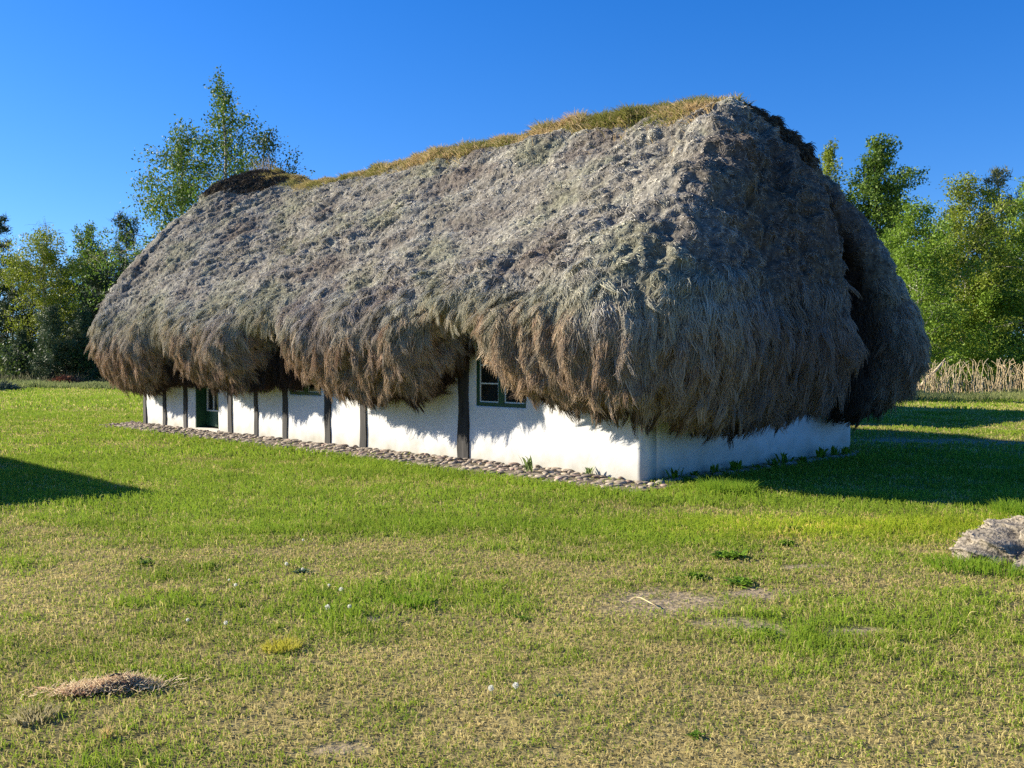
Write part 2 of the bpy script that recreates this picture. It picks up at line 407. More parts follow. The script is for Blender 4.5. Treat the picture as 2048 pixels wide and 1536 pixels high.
def build_roof_grid(ds_front=.028, T=270):
    r, ob = 1.5, 1.05
    cu0, cu1, cv0, cv1 = r - ob, LEN - (r - ob), r - ob, WID - (r - ob)
    pts, nrm = [], []
    def seg(p0, p1, n, nv):
        for k in range(n):
            t = k / n; pts.append((p0[0] + (p1[0] - p0[0]) * t, p0[1] + (p1[1] - p0[1]) * t)); nrm.append(nv)
    def arc(c, a0, a1, n):
        for k in range(n):
            a = a0 + (a1 - a0) * k / n
            pts.append((c[0] + r * math.cos(a), c[1] + r * math.sin(a))); nrm.append((math.cos(a), math.sin(a)))
    f = .028 / ds_front
    seg((cu1, -ob), (cu0, -ob), int(500 * f), (0, -1))
    arc((cu0, cv0), -PI / 2, -PI, int(95 * f))
    seg((-ob, cv0), (-ob, cv1), int(175 * f), (-1, 0))
    arc((cu0, cv1), PI, PI / 2, int(60 * f))
    seg((cu0, WID + ob), (cu1, WID + ob), int(120 * f), (0, 1))
    arc((cu1, cv1), PI / 2, 0, int(20 * f))
    seg((LEN + ob, cv1), (LEN + ob, cv0), int(50 * f), (1, 0))
    arc((cu1, cv0), 0, -PI / 2, int(70 * f))
    E = np.array(pts); n = np.array(nrm); S = len(E)
    # which side each section belongs to (soft weights)
    wf = np.clip(-n[:, 1], 0, 1); we = np.clip(-n[:, 0], 0, 1); wb = np.clip(n[:, 1], 0, 1); wl = np.clip(n[:, 0], 0, 1)
    fe = np.array(FRONT_EDGE); ee = np.array(END_EDGE)
    hf = np.interp(E[:, 0], fe[:, 0], fe[:, 1]); he = np.interp(E[:, 1], ee[:, 0], ee[:, 1])
    hl = (hf * wf ** 2 + he * we ** 2 + 1.0 * wb ** 2 + 1.2 * wl ** 2) / (wf ** 2 + we ** 2 + wb ** 2 + wl ** 2)
    ie = np.array(INNER_EDGE); hi = np.where(wf > .9, np.interp(E[:, 0], ie[:, 0], ie[:, 1]), 2.3)
    nt = np.clip((hl - 1.25) / .75, 0, 1)
    side = np.clip(we + wl, 0, 1)
    Ru = np.clip(E[:, 0], *RIDGE_U); Rv = np.full(S, WID / 2)
    Hr = ridge_h(Ru)
    # wander of the bulge so that no stretch is straight
    arcp = np.r_[0, np.cumsum(np.linalg.norm(np.diff(E, axis=0), axis=1))]
    wob = 0.10 * pn(arcp * .55, arcp * 0 + 3.3, seed=71) + .05 * pn(arcp * 1.7, arcp * 0 + 1.3, seed=72)
    wob_h = 0.12 * pn(arcp * .5, arcp * 0 + 7.7, seed=73)
    Hb = 2.0 + wob_h
    ce = .30 + .75 * side ** .7 + .85 * wl ** .7
    ce = np.maximum(ce, .30 + 1.15 * np.exp(-((E[:, 0] - LEN) / 2.6) ** 2) * (wf > 0))
    gl = np.where(E[:, 1] < 3.3, np.abs((E[:, 1] - 3.3) / .26) ** 3.0, np.abs((E[:, 1] - 3.3) / 1.28) ** 3.2)
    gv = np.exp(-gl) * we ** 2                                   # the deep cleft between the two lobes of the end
    lob = (np.exp(-((E[:, 1] - 2.35) / .60) ** 2) + .3 * np.exp(-((E[:, 1] - 5.1) / .6) ** 2)) * we ** 2
    def cut(P, k): return P - np.c_[n, np.zeros(S)] * (gv * k - lob * .40 * min(1, k * 1.2))[:, None]
    C = []
    def pt(o, h):
        q = E + n * (o - ob + wob)[:, None] if np.ndim(o) else E + n * (o - ob + wob[:, None])
        return np.c_[q, h]
    def ler(t, h):
        q = np.c_[Ru, Rv] * (1 - t) + (E + n * wob[:, None]) * t
        return np.c_[q, h]
    drop = Hr - (Hb + .25)
    C.append(ler(0.0, Hr))
    C.append(ler(0.10, Hr - .03 * drop))
    C.append(ler(0.28, Hr - .28 * drop + .35 * ce))
    C.append(ler(0.55, Hr - .55 * drop + .55 * ce))
    C.append(ler(0.80, Hr - .80 * drop + .50 * ce))
    C.append(pt(1.02 - .12 * nt, Hb + .38 + .12 * ce + .2 * nt))
    C.append(pt(1.10 - .22 * nt, Hb + .02 + .25 * nt))
    C.append(pt(1.06 - .10 * wf - .36 * nt, np.maximum(hl + .42 - .25 * nt, Hb - .50)))
    C.append(pt(0.86 - .15 * wf - .32 * nt, hl + .14))
    C.append(pt(0.55 - .12 * wf - .22 * nt, hl - .06))
    C.append(pt(0.30 - .08 * nt, np.minimum(hl + .12, hi + .02)))
    C.append(pt(0.16 - .02 * nt, np.minimum(hl + .30, hi - .03)))
    C.append(pt(0.02 + 0 * nt, np.minimum(hl + .60, hi + .5)))
    C = [cut(c_, k_) for c_, k_ in zip(C, [0, .0, .12, .70, 1.5, 2.1, 2.2, 2.1, 1.7, 1.2, .7, .3, 0])]
    C = np.stack(C, 1)                                        # (S, nc, 3)
    B = bspline_basis(C.shape[1], T)
    P = np.einsum('tc,scd->std', B, C)
    return P, n, hl, side, we, wf, arcp, gv

def grid_normals(P):
    dS = np.roll(P, -1, 0) - np.roll(P, 1, 0)
    dT = np.gradient(P, axis=1)
    nn = np.cross(dS, dT)
    ln = np.linalg.norm(nn, axis=-1, keepdims=True)
    return nn / np.maximum(ln, 1e-9), dT / np.maximum(np.linalg.norm(dT, axis=-1, keepdims=True), 1e-9)

P0, NRM2, HL, SIDE, WE, WF, ARC, CLEFT = build_roof_grid()
N0, _ = grid_normals(P0)
# outward orientation
out_chk = (N0[len(N0) // 8, 100] * np.array((0, -1, 1))).sum()
if out_chk < 0: N0 = -N0
S_, T_ = P0.shape[:2]
U, Vv, H = P0[..., 0], P0[..., 1], P0[..., 2]
tt = np.linspace(0, 1, T_)[None] * np.ones((S_, 1))
upper = sm(1.7, 2.5, H) ; upper = np.where(tt > .75, 0, upper)
endw = (np.clip(-U + .6, 0, 1.2) / 1.2)
def rid(n): return 1 - np.abs(n) * 1.6
hh = H + 0.30 * U
sagu = rid(fbm(U * .95 + Vv * .3, hh * 3.1, Vv * 1.6, seed=81, o=2)) * .10 + np.sqrt(np.abs(fbm(U * 1.1, hh * 5.0, Vv * 2.2, seed=84, o=2))) * .17 + np.sqrt(np.abs(pn(U * 2.5, hh * 10.5, Vv * 5, seed=83))) * .085 + pn(U * .7, H * .9, Vv * .8, seed=82) * .14 - .11
vert = rid(fbm(U * 2.6, Vv * 2.6, H * .55, seed=91, o=2)) * .23 - .11 + rid(pn(U * 6, Vv * 6, H * 1.2, seed=93)) * .06 + pn(U * .9, Vv * .9, H * .7, seed=92) * .10
fine = fbm(U * 11, Vv * 11, H * 9, seed=95, o=2) * .045
mixu = np.clip(upper * (1 - .55 * endw), 0, 1)
patchy = .55 + .75 * sm(-.35, .35, fbm(U * .45, Vv * .5, H * .6, seed=88, o=2))
disp = sagu * patchy * mixu + vert * (1 + .5 * endw) * (1 - mixu) + fine
# heavy folds at the near corner of the hip
fold_w = np.exp(-((U + .1) / .9) ** 2) * np.exp(-((Vv - .7 - (H - 2.6) * .65) / .9) ** 2) * sm(1.2, 2.2, H)
disp = disp + fold_w * (.34 * pn(U * 1.5 + 3, Vv * 1.5, H * 1.9, seed=97) + .16 * rid(pn(U * 3.2, Vv * 3.2, H * 3.4, seed=98)))
# turf slab draped over both ridge ends
cap = np.exp(-((U - .30) / .55) ** 2) * sm(4.4, 4.75, H) * sm(2.75, 3.0, Vv) + np.exp(-((U - 13.7) / .8) ** 2) * sm(5.42, 5.6, H)
capm = np.clip(cap * 2.2, 0, 1)
disp = disp + .04 * sm(.3, .5, cap)
HOLLOW_SHADE = np.maximum(sm(.70, .78, tt), .95 * sm(.02, .22, CLEFT)[:, None] * sm(4.3, 3.5, H))  # mask for shade painted into the eave hollows and the end cleft
fade = sm(0.0, .07, tt) * (1 - .75 * sm(.88, 1.0, tt))
P1 = P0 + N0 * (disp * fade)[..., None]
N1, D1 = grid_normals(P1)
if (N1[S_ // 8, 100] * N0[S_ // 8, 100]).sum() < 0: N1 = -N1

GREY = np.array((.49, .445, .365)); PALE = np.array((.66, .62, .52)); LICH = np.array((.36, .37, .20)); PURP = np.array((.30, .245, .20))
TAN = np.array((.60, .45, .295)); BRN = np.array((.20, .125, .08)); DK = np.array((.035, .025, .018)); RED = np.array((.36, .235, .155))

def thatch_cols(u, v, h, capv, rnd, rnd2, under=None):
    n1 = fbm(u * .8 + 5, v * .8, h * 1.1, seed=101, o=3); n2 = fbm(u * 1.5, v * 1.5 + 9, h * 2.2, seed=103, o=3)
    n3 = fbm(u * 4, v * 4, h * 4, seed=105, o=2)
    def mix(a, b, t): return a * (1 - t[:, None]) + b * t[:, None]
    c = mix(np.broadcast_to(GREY, (len(u), 3)), np.broadcast_to(PALE, (len(u), 3)), sm(-.25, .35, n2 + .3 * n3 + .4 * (rnd - .5)))
    c = mix(c, LICH, .50 * sm(-.05, .38, n1 + .35 * n3 + .25 * sm(3.4, 2.2, h)))
    c = mix(c, PURP, .80 * sm(.08, .38, -n1 + .35 * n3))
    low = mix(np.broadcast_to(TAN, (len(u), 3)), np.broadcast_to(BRN, (len(u), 3)), np.clip(rnd * .9 + .6 * n3, 0, 1))
    low = mix(low, RED, .6 * sm(.1, .45, n2))
    edge = 2.05 + .75 * n1 + .6 * n3 + .5 * (rnd2 - .5)
    c = mix(c, low, sm(edge + .42, edge - .42, h))
    c = mix(c, np.array((.215, .168, .135)), .78 * sm(.15, -.55, u) * sm(.9, .2, np.abs(v - 2.6) / 4) )  # end face painted darker to carry its shade; thatch is browner there too
    if under is not None: c = mix(c, np.array((.060, .040, .028)), under)  # hollow shade painted in as dark brown, over thatch that is also less bleached
    c = mix(c, DK, np.clip(capv, 0, 1) * .75)
    return c * (0.60 + .78 * rnd2 ** 1.3 + .22 * np.clip(n3 * 2, -1, 1))[:, None]

M_THATCH = mat_attr('seaweed_thatch', rough=1.0, spec=0.02, noise=.5, nscale=16.0, bump=.03)
M_STRAND = mat_attr('seaweed_strand', rough=0.85, spec=0.10)

# -- the cottage root: local axes x = u, y = -v would mirror, so children are given in (u, v) turned by the root
cottage = empty('cottage', (A[0], A[1], 0), 0.0)
tag(cottage, 'low white timber framed cottage under a huge shaggy grey seaweed roof', 'cottage')
def L2W(Q):
    """(…,3) in (u, v, h) -> coordinates in the cottage's own frame (axes parallel to the world)"""
    Q = np.asarray(Q, float)
    return np.stack([Q[..., 0] * UH[0] + Q[..., 1] * VH[0], Q[..., 0] * UH[1] + Q[..., 1] * VH[1], Q[..., 2]], -1)

i = np.arange(S_)[:, None]; j = np.arange(T_ - 1)[None]
ip = (i + 1) % S_
F = np.stack([i * T_ + j, ip * T_ + j, ip * T_ + j + 1, i * T_ + j + 1], -1).reshape(-1, 4)
flat = P1.reshape(-1, 3)
cbase = thatch_cols(flat[:, 0], flat[:, 1], flat[:, 2], capm.ravel(), np.full(len(flat), .5), np.full(len(flat), .5), HOLLOW_SHADE.ravel()) * .36  # mesh darkened to paint shade into strand gaps; inner thatch is soiled too
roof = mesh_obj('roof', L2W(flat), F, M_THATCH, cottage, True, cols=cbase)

# -- strands lying on the thatch
def cell_areas(P):
    a = np.roll(P, -1, 0)[:, :-1] - P[:, :-1]; b = P[:, 1:] - P[:, :-1]
    return np.linalg.norm(np.cross(a, b), axis=-1)
AR = cell_areas(P1)
def sample(n, w):
    q = (AR * w).ravel(); cdf = np.cumsum(q); cdf /= cdf[-1]
    k = np.searchsorted(cdf, rng.random(n)); k = np.minimum(k, len(q) - 1)
    si, ti = k // (T_ - 1), k % (T_ - 1)
    a, b = rng.random(n), rng.random(n)
    s2 = (si + 1) % S_
    def bl(G):
        a_, b_ = (a[:, None], b[:, None]) if G.ndim == 3 else (a, b)
        return (G[si, ti] * (1 - a_) + G[s2, ti] * a_) * (1 - b_) + (G[si, ti + 1] * (1 - a_) + G[s2, ti + 1] * a_) * b_
    return bl, si, ti
seen = np.clip(WF + WE, 0, 1)
far_side = (NRM2[:, 1] > .6) | ((NRM2[:, 0] > .6))
vis = np.where(far_side, .10, 1.0)
nor = lambda a: a / np.maximum(np.linalg.norm(a, axis=-1, keepdims=True), 1e-9)
tc = (tt[:, :-1] + tt[:, 1:]) / 2; hc = (H[:, :-1] + H[:, 1:]) / 2
lowz = np.clip(sm(2.95, 1.75, hc + .35 * pn((U[:, :-1]) * 1.3, Vv[:, :-1] * 1.3, hc * .8, seed=99)) + (tc > .72), 0, 1)

def lay(n, w, lmin, lmax, rad, droop, lift, curl, swirl):
    bl, si, ti = sample(n, w)
    p, nn, d, cp = bl(P1), nor(bl(N1)), nor(bl(D1)), bl(capm)
    side = np.cross(nn, d)
    # combed direction: mostly down the slope, swirling in locks
    a = swirl * (fbm(p[:, 0] * 1.6, p[:, 1] * 1.6, p[:, 2] * 1.6, seed=111, o=2) * 2.2 + rng.normal(0, .45, n))
    d = d * np.cos(a)[:, None] + side * np.sin(a)[:, None]
    L = rng.uniform(lmin, lmax, n)
    g = np.zeros((n, 3)); g[:, 2] = -1
    k = 4; P = np.zeros((n, k, 3)); P[:, 0] = p - nn * .012
    cur = P[:, 0].copy(); dirv = nor(d + nn * lift * rng.uniform(0, 1, n)[:, None])
    cv_ = rng.normal(0, curl, (n, 1))
    for q in range(1, k):
        cur = cur + dirv * (L / (k - 1))[:, None]
        P[:, q] = cur
        dirv = nor(dirv + g * droop + side * cv_ - nn * lift * .35)
    R = rad * rng.uniform(.6, 1.4, n)[:, None] * np.array((.8, 1.0, .9, .25))[None]
    c = thatch_cols(p[:, 0], p[:, 1], p[:, 2], cp, rng.random(n), rng.random(n), HOLLOW_SHADE[si, ti])
    return L2W(P), R, c


def locks(ncl, per, w, lmin, lmax, rad, droop, lift, spread, swirl, conv=.75):
    """strands matted together into ropes and flakes: every lock shares one path"""
    bl, si, ti = sample(ncl, w)
    p, nn, d, cp = bl(P1), nor(bl(N1)), nor(bl(D1)), bl(capm)
    side = np.cross(nn, d)
    a = swirl * (fbm(p[:, 0] * 1.6, p[:, 1] * 1.6, p[:, 2] * 1.6, seed=111, o=2) * 2.2 + rng.normal(0, .4, ncl))
    d = d * np.cos(a)[:, None] + side * np.sin(a)[:, None]; side = np.cross(nn, d)
    L = rng.uniform(lmin, lmax, ncl); g = np.zeros((ncl, 3)); g[:, 2] = -1
    k = 5; Q = np.zeros((ncl, k, 3)); Q[:, 0] = p - nn * .02; cur = Q[:, 0].copy()
    dirv = nor(d + nn * lift * rng.uniform(.1, 1, ncl)[:, None]); cvt = rng.normal(0, .22, (ncl, 1))
    for q in range(1, k):
        cur = cur + dirv * (L / (k - 1))[:, None]; Q[:, q] = cur
        dirv = nor(dirv + g * droop + side * cvt - nn * lift * .30)
    n = ncl * per; ci = np.repeat(np.arange(ncl), per)
    sp = spread * rng.uniform(.5, 1.4, ncl)[ci]
    off = d[ci] * rng.normal(0, .8, n)[:, None] * sp[:, None] + side[ci] * rng.normal(0, 1, n)[:, None] * sp[:, None] + nn[ci] * (rng.normal(0, .25, n) * sp)[:, None]
    f = np.linspace(0, 1, k)[None, :, None]
    ln = rng.uniform(.65, 1.15, n)
    P = Q[ci, 0][:, None] + (Q[ci] - Q[ci, 0][:, None]) * ln[:, None, None] + off[:, None] * (1 - conv * f) + rng.normal(0, .006, (n, k, 3))
    R = rad * rng.uniform(.6, 1.4, n)[:, None] * np.array((.8, 1, 1, .8, .3))[None]
    cr = np.clip(.6 * rng.random(ncl)[ci] + .4 * rng.random(n), 0, 1); cr2 = np.clip(.55 * rng.random(ncl)[ci] + .45 * rng.random(n), 0, 1)
    c = thatch_cols(p[ci, 0], p[ci, 1], p[ci, 2], cp[ci], cr, cr2, HOLLOW_SHADE[si[ci], ti[ci]])
    return L2W(P), R, c
visT = vis[:, None]
# matted flakes and loose strands over the slopes
top_w = visT * (1 - lowz * .8) * (tc < .8)
parts = [lay(380000, top_w, .035, .10, .0031, .02, .16, .60, 1.5)]
strands_obj('matted_thatch', *parts[0], M_STRAND, roof)
strands_obj('thatch_locks', *locks(16000, 14, top_w, .05, .12, .0031, .03, .14, .03, 1.6, .35), M_STRAND, roof)
# long strands and ropes hanging over the bulge and under the eaves
w = visT * lowz * np.where(tc > .93, .12, 1.0)
Pb, Rb, Cb = lay(230000, w, .08, .24, .0030, .20, .30, .35, .55)
w2 = visT * sm(.68, .76, tc) * (tc < .92)
Pc, Rc, Cc = lay(16000, w2, .10, .24, .0026, .16, .8, .5, .6)
strands_obj('hanging_fringe', np.concatenate([Pb, Pc]), np.concatenate([Rb, Rc]), np.concatenate([Cb, Cc]), M_STRAND, roof)
La = locks(10500, 24, w * (tc < .86), .12, .38, .0027, .24, .36, .045, .28, .42)
Lb = locks(900, 14, w2, .12, .28, .0028, .20, .8, .03, .5, .3)
strands_obj('hanging_ropes', np.concatenate([La[0], Lb[0]]), np.concatenate([La[1], Lb[1]]), np.concatenate([La[2], Lb[2]]), M_STRAND, roof)

# -- turf along the ridge
def ridge_turf():
    n = 95000
    u = rng.uniform(.38, 13.6, n)
    c0 = np.sin(u * 1.7) * .06
    band = .44 + .24 * sm(4, .5, u) + .15 * pn(u * 1.1, u * 0 + .5, seed=121)
    dv = rng.normal(0, .5, n) * band - .10 - .14 * sm(4, .5, u)
    # top of the thatch there: follow the front slope profile
    fidx = np.where(WF > .99)[0]; uu = P1[fidx, 0, 0]
    tsel = np.abs(np.clip(dv, -1.3, 1.3))
    si = fidx[np.clip(np.searchsorted(-uu, -np.clip(u, .55, 14.0)), 0, len(fidx) - 1)]
    prof_v = WID / 2 - P1[si][:, :60, 1]                     # distance from ridge along the slope sections
    ti = np.argmin(np.abs(prof_v - tsel[:, None]), axis=1)
    z = P1[si, ti, 2]
    clump = fbm(u * 2.1, dv * 2.5, seed=123, o=2)
    dens = rng.random(n) < np.clip(.65 + 1.6 * clump, .08, 1) * np.where(np.abs(dv + .1) < band, 1, .25)
    u, dv, z, clump = u[dens], dv[dens], z[dens], clump[dens]; n = len(u)
    L = (.09 + .27 * np.clip(clump + .2, 0, 1)) * rng.uniform(.5, 1.35, n)
    L = L * (1 - .35 * sm(8, 12, u)); az = rng.uniform(0, 2 * PI, n); le = rng.uniform(.1, .95, n)
    d = np.c_[np.cos(az) * np.sin(le), np.sin(az) * np.sin(le) + .5 * np.sign(dv) * np.minimum(np.abs(dv), .5), np.cos(le)]
    P = np.zeros((n, 4, 3)); P[:, 0] = np.c_[u, WID / 2 + dv, z - .03]
    cur = P[:, 0].copy()
    for q in range(1, 4):
        cur = cur + d * (L / 3)[:, None]; P[:, q] = cur; d = nor(d + np.array((0, 0, -.28)) + np.c_[np.cos(az), np.sin(az), np.zeros(n)] * .15)
    R = .0042 * rng.uniform(.6, 1.3, n)[:, None] * np.array((1, 1, .8, .2))[None]
    hue = fbm(u * 1.2 + 4, dv * 2, seed=125, o=2); t = rng.random(n)
    gold = np.array((.42, .28, .12)); ol = np.array((.27, .235, .07)); gr = np.array((.13, .165, .035)); pale = np.array((.58, .45, .24))
    c = np.where((hue + .5 * (t - .5) > .10)[:, None], gold * (1 - t[:, None]) + pale * t[:, None], ol * (1 - t[:, None]) + gr * t[:, None])
    far = sm(9.5, 11, u)[:, None]; c = c * (1 - far * .5) + far * .5 * ol
    strands_obj('ridge_turf', L2W(P), R, c * rng.uniform(.7, 1.25, n)[:, None], M_GRASS, roof)
    # dark matted turf slabs over both ridge ends
    bl, si, ti = sample(15000, np.where(capm[:, :-1] > .35, 1.0, 0.0))
    p, nn, dd = bl(P1), nor(bl(N1)), nor(bl(D1)); n = len(p)
    d = nor(dd + nn * rng.uniform(.2, 1.0, n)[:, None] + rng.normal(0, .45, (n, 3)))
    P = np.zeros((n, 3, 3)); P[:, 0] = p; L = rng.uniform(.04, .13, n)
    P[:, 1] = p + d * (L * .5)[:, None]; P[:, 2] = P[:, 1] + (d + np.array((0, 0, -.7))) * (L * .5)[:, None]
    R = .005 * rng.uniform(.6, 1.3, n)[:, None] * np.array((1, .9, .3))[None]
    t = rng.random(n)[:, None]
    c = np.array((.035, .025, .016)) * (1 - t) + np.array((.22, .16, .09)) * t ** 2
    strands_obj('peat_turf', L2W(P), R, c, M_STRAND, roof)
    # tall pale stalks on the far ridge end
    n = 110
    u0 = 14.2 + rng.normal(0, .22, n); v0 = WID / 2 + rng.normal(0, .15, n)
    P = np.zeros((n, 3, 3)); P[:, 0] = np.c_[u0, v0, np.full(n, 5.95)]
    L = rng.uniform(.25, .75, n) ; ln = rng.normal(0, .22, (n, 2))
    P[:, 1] = P[:, 0] + np.c_[ln * .4, np.ones(n) * .55] * L[:, None]; P[:, 2] = P[:, 0] + np.c_[ln, np.ones(n)] * L[:, None]
    strands_obj('dry_stalks', L2W(P), .005 * rng.uniform(.6, 1.2, n)[:, None] * np.array((1, .8, .4))[None],
                np.array((.62, .50, .36)) * rng.uniform(.6, 1.2, n)[:, None], M_STRAND, roof)
ridge_turf()

# ------------------------------------------------------------------ walls, posts, window, door
M_WALL = mat_noise('limewash', (.59, .58, .555), (.67, .665, .65), scale=1.6, rough=.95, spec=.1, bump=.006, bscale=4.0, detail=10)
def stain_wall(m):
    nt = m.node_tree; p = next(n for n in nt.nodes if n.type == 'BSDF_PRINCIPLED'); base = p.inputs['Base Color'].links[0].from_socket
    t = N(nt, 'ShaderNodeTexCoord'); sp = N(nt, 'ShaderNodeSeparateXYZ'); nt.links.new(t.outputs['Object'], sp.inputs[0])
    nz = N(nt, 'ShaderNodeTexNoise'); nz.inputs['Scale'].default_value = 3.5; nz.inputs['Detail'].default_value = 8; nt.links.new(t.outputs['Object'], nz.inputs['Vector'])
    ad = N(nt, 'ShaderNodeMath', operation='MULTIPLY_ADD'); ad.inputs[1].default_value = -.55; nt.links.new(nz.outputs['Fac'], ad.inputs[0]); nt.links.new(sp.outputs['Z'], ad.inputs[2])
    mr = N(nt, 'ShaderNodeMapRange'); mr.inputs[1].default_value = -.28; mr.inputs[2].default_value = .10; mr.inputs[3].default_value = .85; mr.inputs[4].default_value = 0
    nt.links.new(ad.outputs[0], mr.inputs[0])
    mx = N(nt, 'ShaderNodeMix', data_type='RGBA'); nt.links.new(mr.outputs[0], mx.inputs[0]); nt.links.new(base, mx.inputs[6]); mx.inputs[7].default_value = (.36, .34, .26, 1)
    n2 = N(nt, 'ShaderNodeTexNoise'); n2.inputs['Scale'].default_value = 1.1; n2.inputs['Detail'].default_value = 9; n2.inputs['Roughness'].default_value = .7; nt.links.new(t.outputs['Object'], n2.inputs['Vector'])
    m2 = N(nt, 'ShaderNodeMapRange'); m2.inputs[1].default_value = .52; m2.inputs[2].default_value = .78; m2.inputs[3].default_value = 0; m2.inputs[4].default_value = .35; nt.links.new(n2.outputs['Fac'], m2.inputs[0])
    mx2 = N(nt, 'ShaderNodeMix', data_type='RGBA'); nt.links.new(m2.outputs[0], mx2.inputs[0]); nt.links.new(mx.outputs[2], mx2.inputs[6]); mx2.inputs[7].default_value = (.50, .48, .43, 1)
    nt.links.new(mx2.outputs[2], p.inputs['Base Color'])
stain_wall(M_WALL)
M_POST = mat_noise('tarred_timber', (.012, .0115, .011), (.055, .05, .045), scale=6.0, rough=.75, spec=.25, bump=.01, bscale=14, stretch=(1, 1, .12))
M_GREEN = mat_noise('green_paint', (.010, .045, .018), (.018, .075, .030), scale=9, rough=.45, spec=.4)
M_BAR = mat_noise('white_paint', (.50, .52, .48), (.66, .67, .63), scale=12, rough=.5, spec=.4)
M_SILL = mat_noise('pale_stone', (.45, .41, .34), (.62, .58, .50), scale=10, rough=.9, spec=.15, bump=.01)
M_BLACK = mat_noise('dark_room', (.012, .011, .010), (.02, .018, .016), scale=3, rough=.9, spec=.1)
def glass():
    m, nt, out = newmat('old_glass')
    p = N(nt, 'ShaderNodeBsdfPrincipled'); p.inputs['Base Color'].default_value = (.012, .015, .012, 1)
    p.inputs['Roughness'].default_value = .04; p.inputs['Specular IOR Level'].default_value = .6
    t = N(nt, 'ShaderNodeTexCoord'); nz = N(nt, 'ShaderNodeTexNoise'); nz.inputs['Scale'].default_value = 5
    b = N(nt, 'ShaderNodeBump'); b.inputs['Distance'].default_value = .004
    nt.links.new(t.outputs['Object'], nz.inputs['Vector']); nt.links.new(nz.outputs['Fac'], b.inputs['Height']); nt.links.new(b.outputs[0], p.inputs['Normal'])
    nt.links.new(p.outputs[0], out.inputs[0]); return m
M_GLASS = glass()

def part_mb(mb, name, mat, parent, smooth=False, bevel=0.0):
    o = mesh_obj(name, L2W(np.array(mb.V)), [f[::-1] for f in mb.F], mat, parent, smooth)   # (u, v) is left-handed: flip faces
    if bevel:
        b = o.modifiers.new('bevel', 'BEVEL'); b.width = bevel; b.segments = 2; b.limit_method = 'ANGLE'
    return o

def wall_grid(u0, u1, holes, vface, thick, hmin=-.15, hmax=2.25, axis='u', res=.09, seed=0):
    """a limewashed wall as an undulating sheet with real openings and thickness"""
    us = np.unique(np.r_[np.linspace(u0, u1, int((u1 - u0) / res) + 1), [a for h in holes for a in h[:2]]])
    hs_ = np.unique(np.r_[np.linspace(hmin, hmax, int((hmax - hmin) / res) + 1), [a for h in holes for a in h[2:]]])
    UU, HH = np.meshgrid(us, hs_, indexing='ij')
    off = .014 * fbm(UU * 1.3, HH * 1.6, seed=seed, o=3) + .006 * pn(UU * 6, HH * 6, seed=seed + 5)
    atedge = np.minimum(UU - u0, u1 - UU); off = off * sm(0, .1, atedge)
    V1 = np.stack([UU, vface + off, HH], -1); V2 = np.stack([UU, np.full_like(UU, vface + thick), HH], -1)
    nu, nh = UU.shape
    V = np.concatenate([V1.reshape(-1, 3), V2.reshape(-1, 3)]); off2 = nu * nh
    solid = np.ones((nu - 1, nh - 1), bool)
    mu, mh = (us[:-1] + us[1:]) / 2, (hs_[:-1] + hs_[1:]) / 2
    for a, b, c, d in holes:
        solid[np.ix_((mu > a) & (mu < b), (mh > c) & (mh < d))] = False
    Fs = []
    for a in range(nu - 1):
        for b in range(nh - 1):
            if not solid[a, b]: continue
            q = [a * nh + b, (a + 1) * nh + b, (a + 1) * nh + b + 1, a * nh + b + 1]
            Fs.append(q); Fs.append([x + off2 for x in q[::-1]])
            for (da, db, e0, e1) in ((-1, 0, 3, 0), (1, 0, 1, 2), (0, -1, 0, 1), (0, 1, 2, 3)):
                aa, bb = a + da, b + db
                if 0 <= aa < nu - 1 and 0 <= bb < nh - 1 and solid[aa, bb]: continue
                Fs.append([q[e1], q[e0], q[e0] + off2, q[e1] + off2])
    return V, Fs

WINDOWS = [(2.12, 3.20, .90, 1.86), (7.40, 8.48, .93, 1.88)]
DOOR = (11.24, 12.28, .10, 2.00)
V, Fs = wall_grid(0, LEN, WINDOWS + [DOOR], 0.0, .30, seed=131)
mesh_obj('wall', L2W(V), [f[::-1] for f in Fs], M_WALL, cottage, True)
V, Fs = wall_grid(.30, WID, [], 0.0, .28, seed=135)
V = V[:, [1, 0, 2]]
mesh_obj('wall', L2W(V), Fs, M_WALL, cottage, True)
part_mb(MB().box((.28, WID - .30, -.15), (LEN, WID, 2.25)), 'wall', M_WALL, cottage)
part_mb(MB().box((LEN - .28, .303, -.15), (LEN, WID - .303, 2.25)), 'wall', M_WALL, cottage)
# weather the corner so the two faces meet softly
POSTS = [(3.475, .245, 'wide'), (6.09, .185, ''), (7.18, .19, ''), (8.62, .165, ''), (9.70, .135, ''), (10.74, .18, ''), (12.73, .16, ''), (13.76, .145, ''), (14.79, .15, '')]
for k, (pu, pw, _) in enumerate(POSTS):
    mb = MB(); n = 9; a = pw / 2
    ring = []
    for q in range(n):
        h = -.05 + 2.25 * q / (n - 1)
        j = .010 * math.sin(q * 1.7 + k * 2.1) + .006 * math.sin(q * 3.1 + k); w = a * (1 + .10 * math.sin(q * 1.3 + k * 1.7))
        b0 = len(mb.V); ring.append(b0)
        d = -.022 - .004 * math.sin(q + k)
        mb.V += [(pu + j - w, .10, h), (pu + j - w, d, h), (pu + j + w, d, h), (pu + j + w, .10, h)]
    for q in range(n - 1):
        for e in range(4):
            e2 = (e + 1) % 4
            mb.F.append([ring[q] + e, ring[q] + e2, ring[q + 1] + e2, ring[q + 1] + e])
    mb.F.append([ring[0] + e for e in range(4)][::-1]); mb.F.append([ring[-1] + e for e in range(4)])
    o = part_mb(mb, 'post', M_POST, cottage, bevel=.006)
    if k == 0: o['label'] = 'thick black post beside the near window'

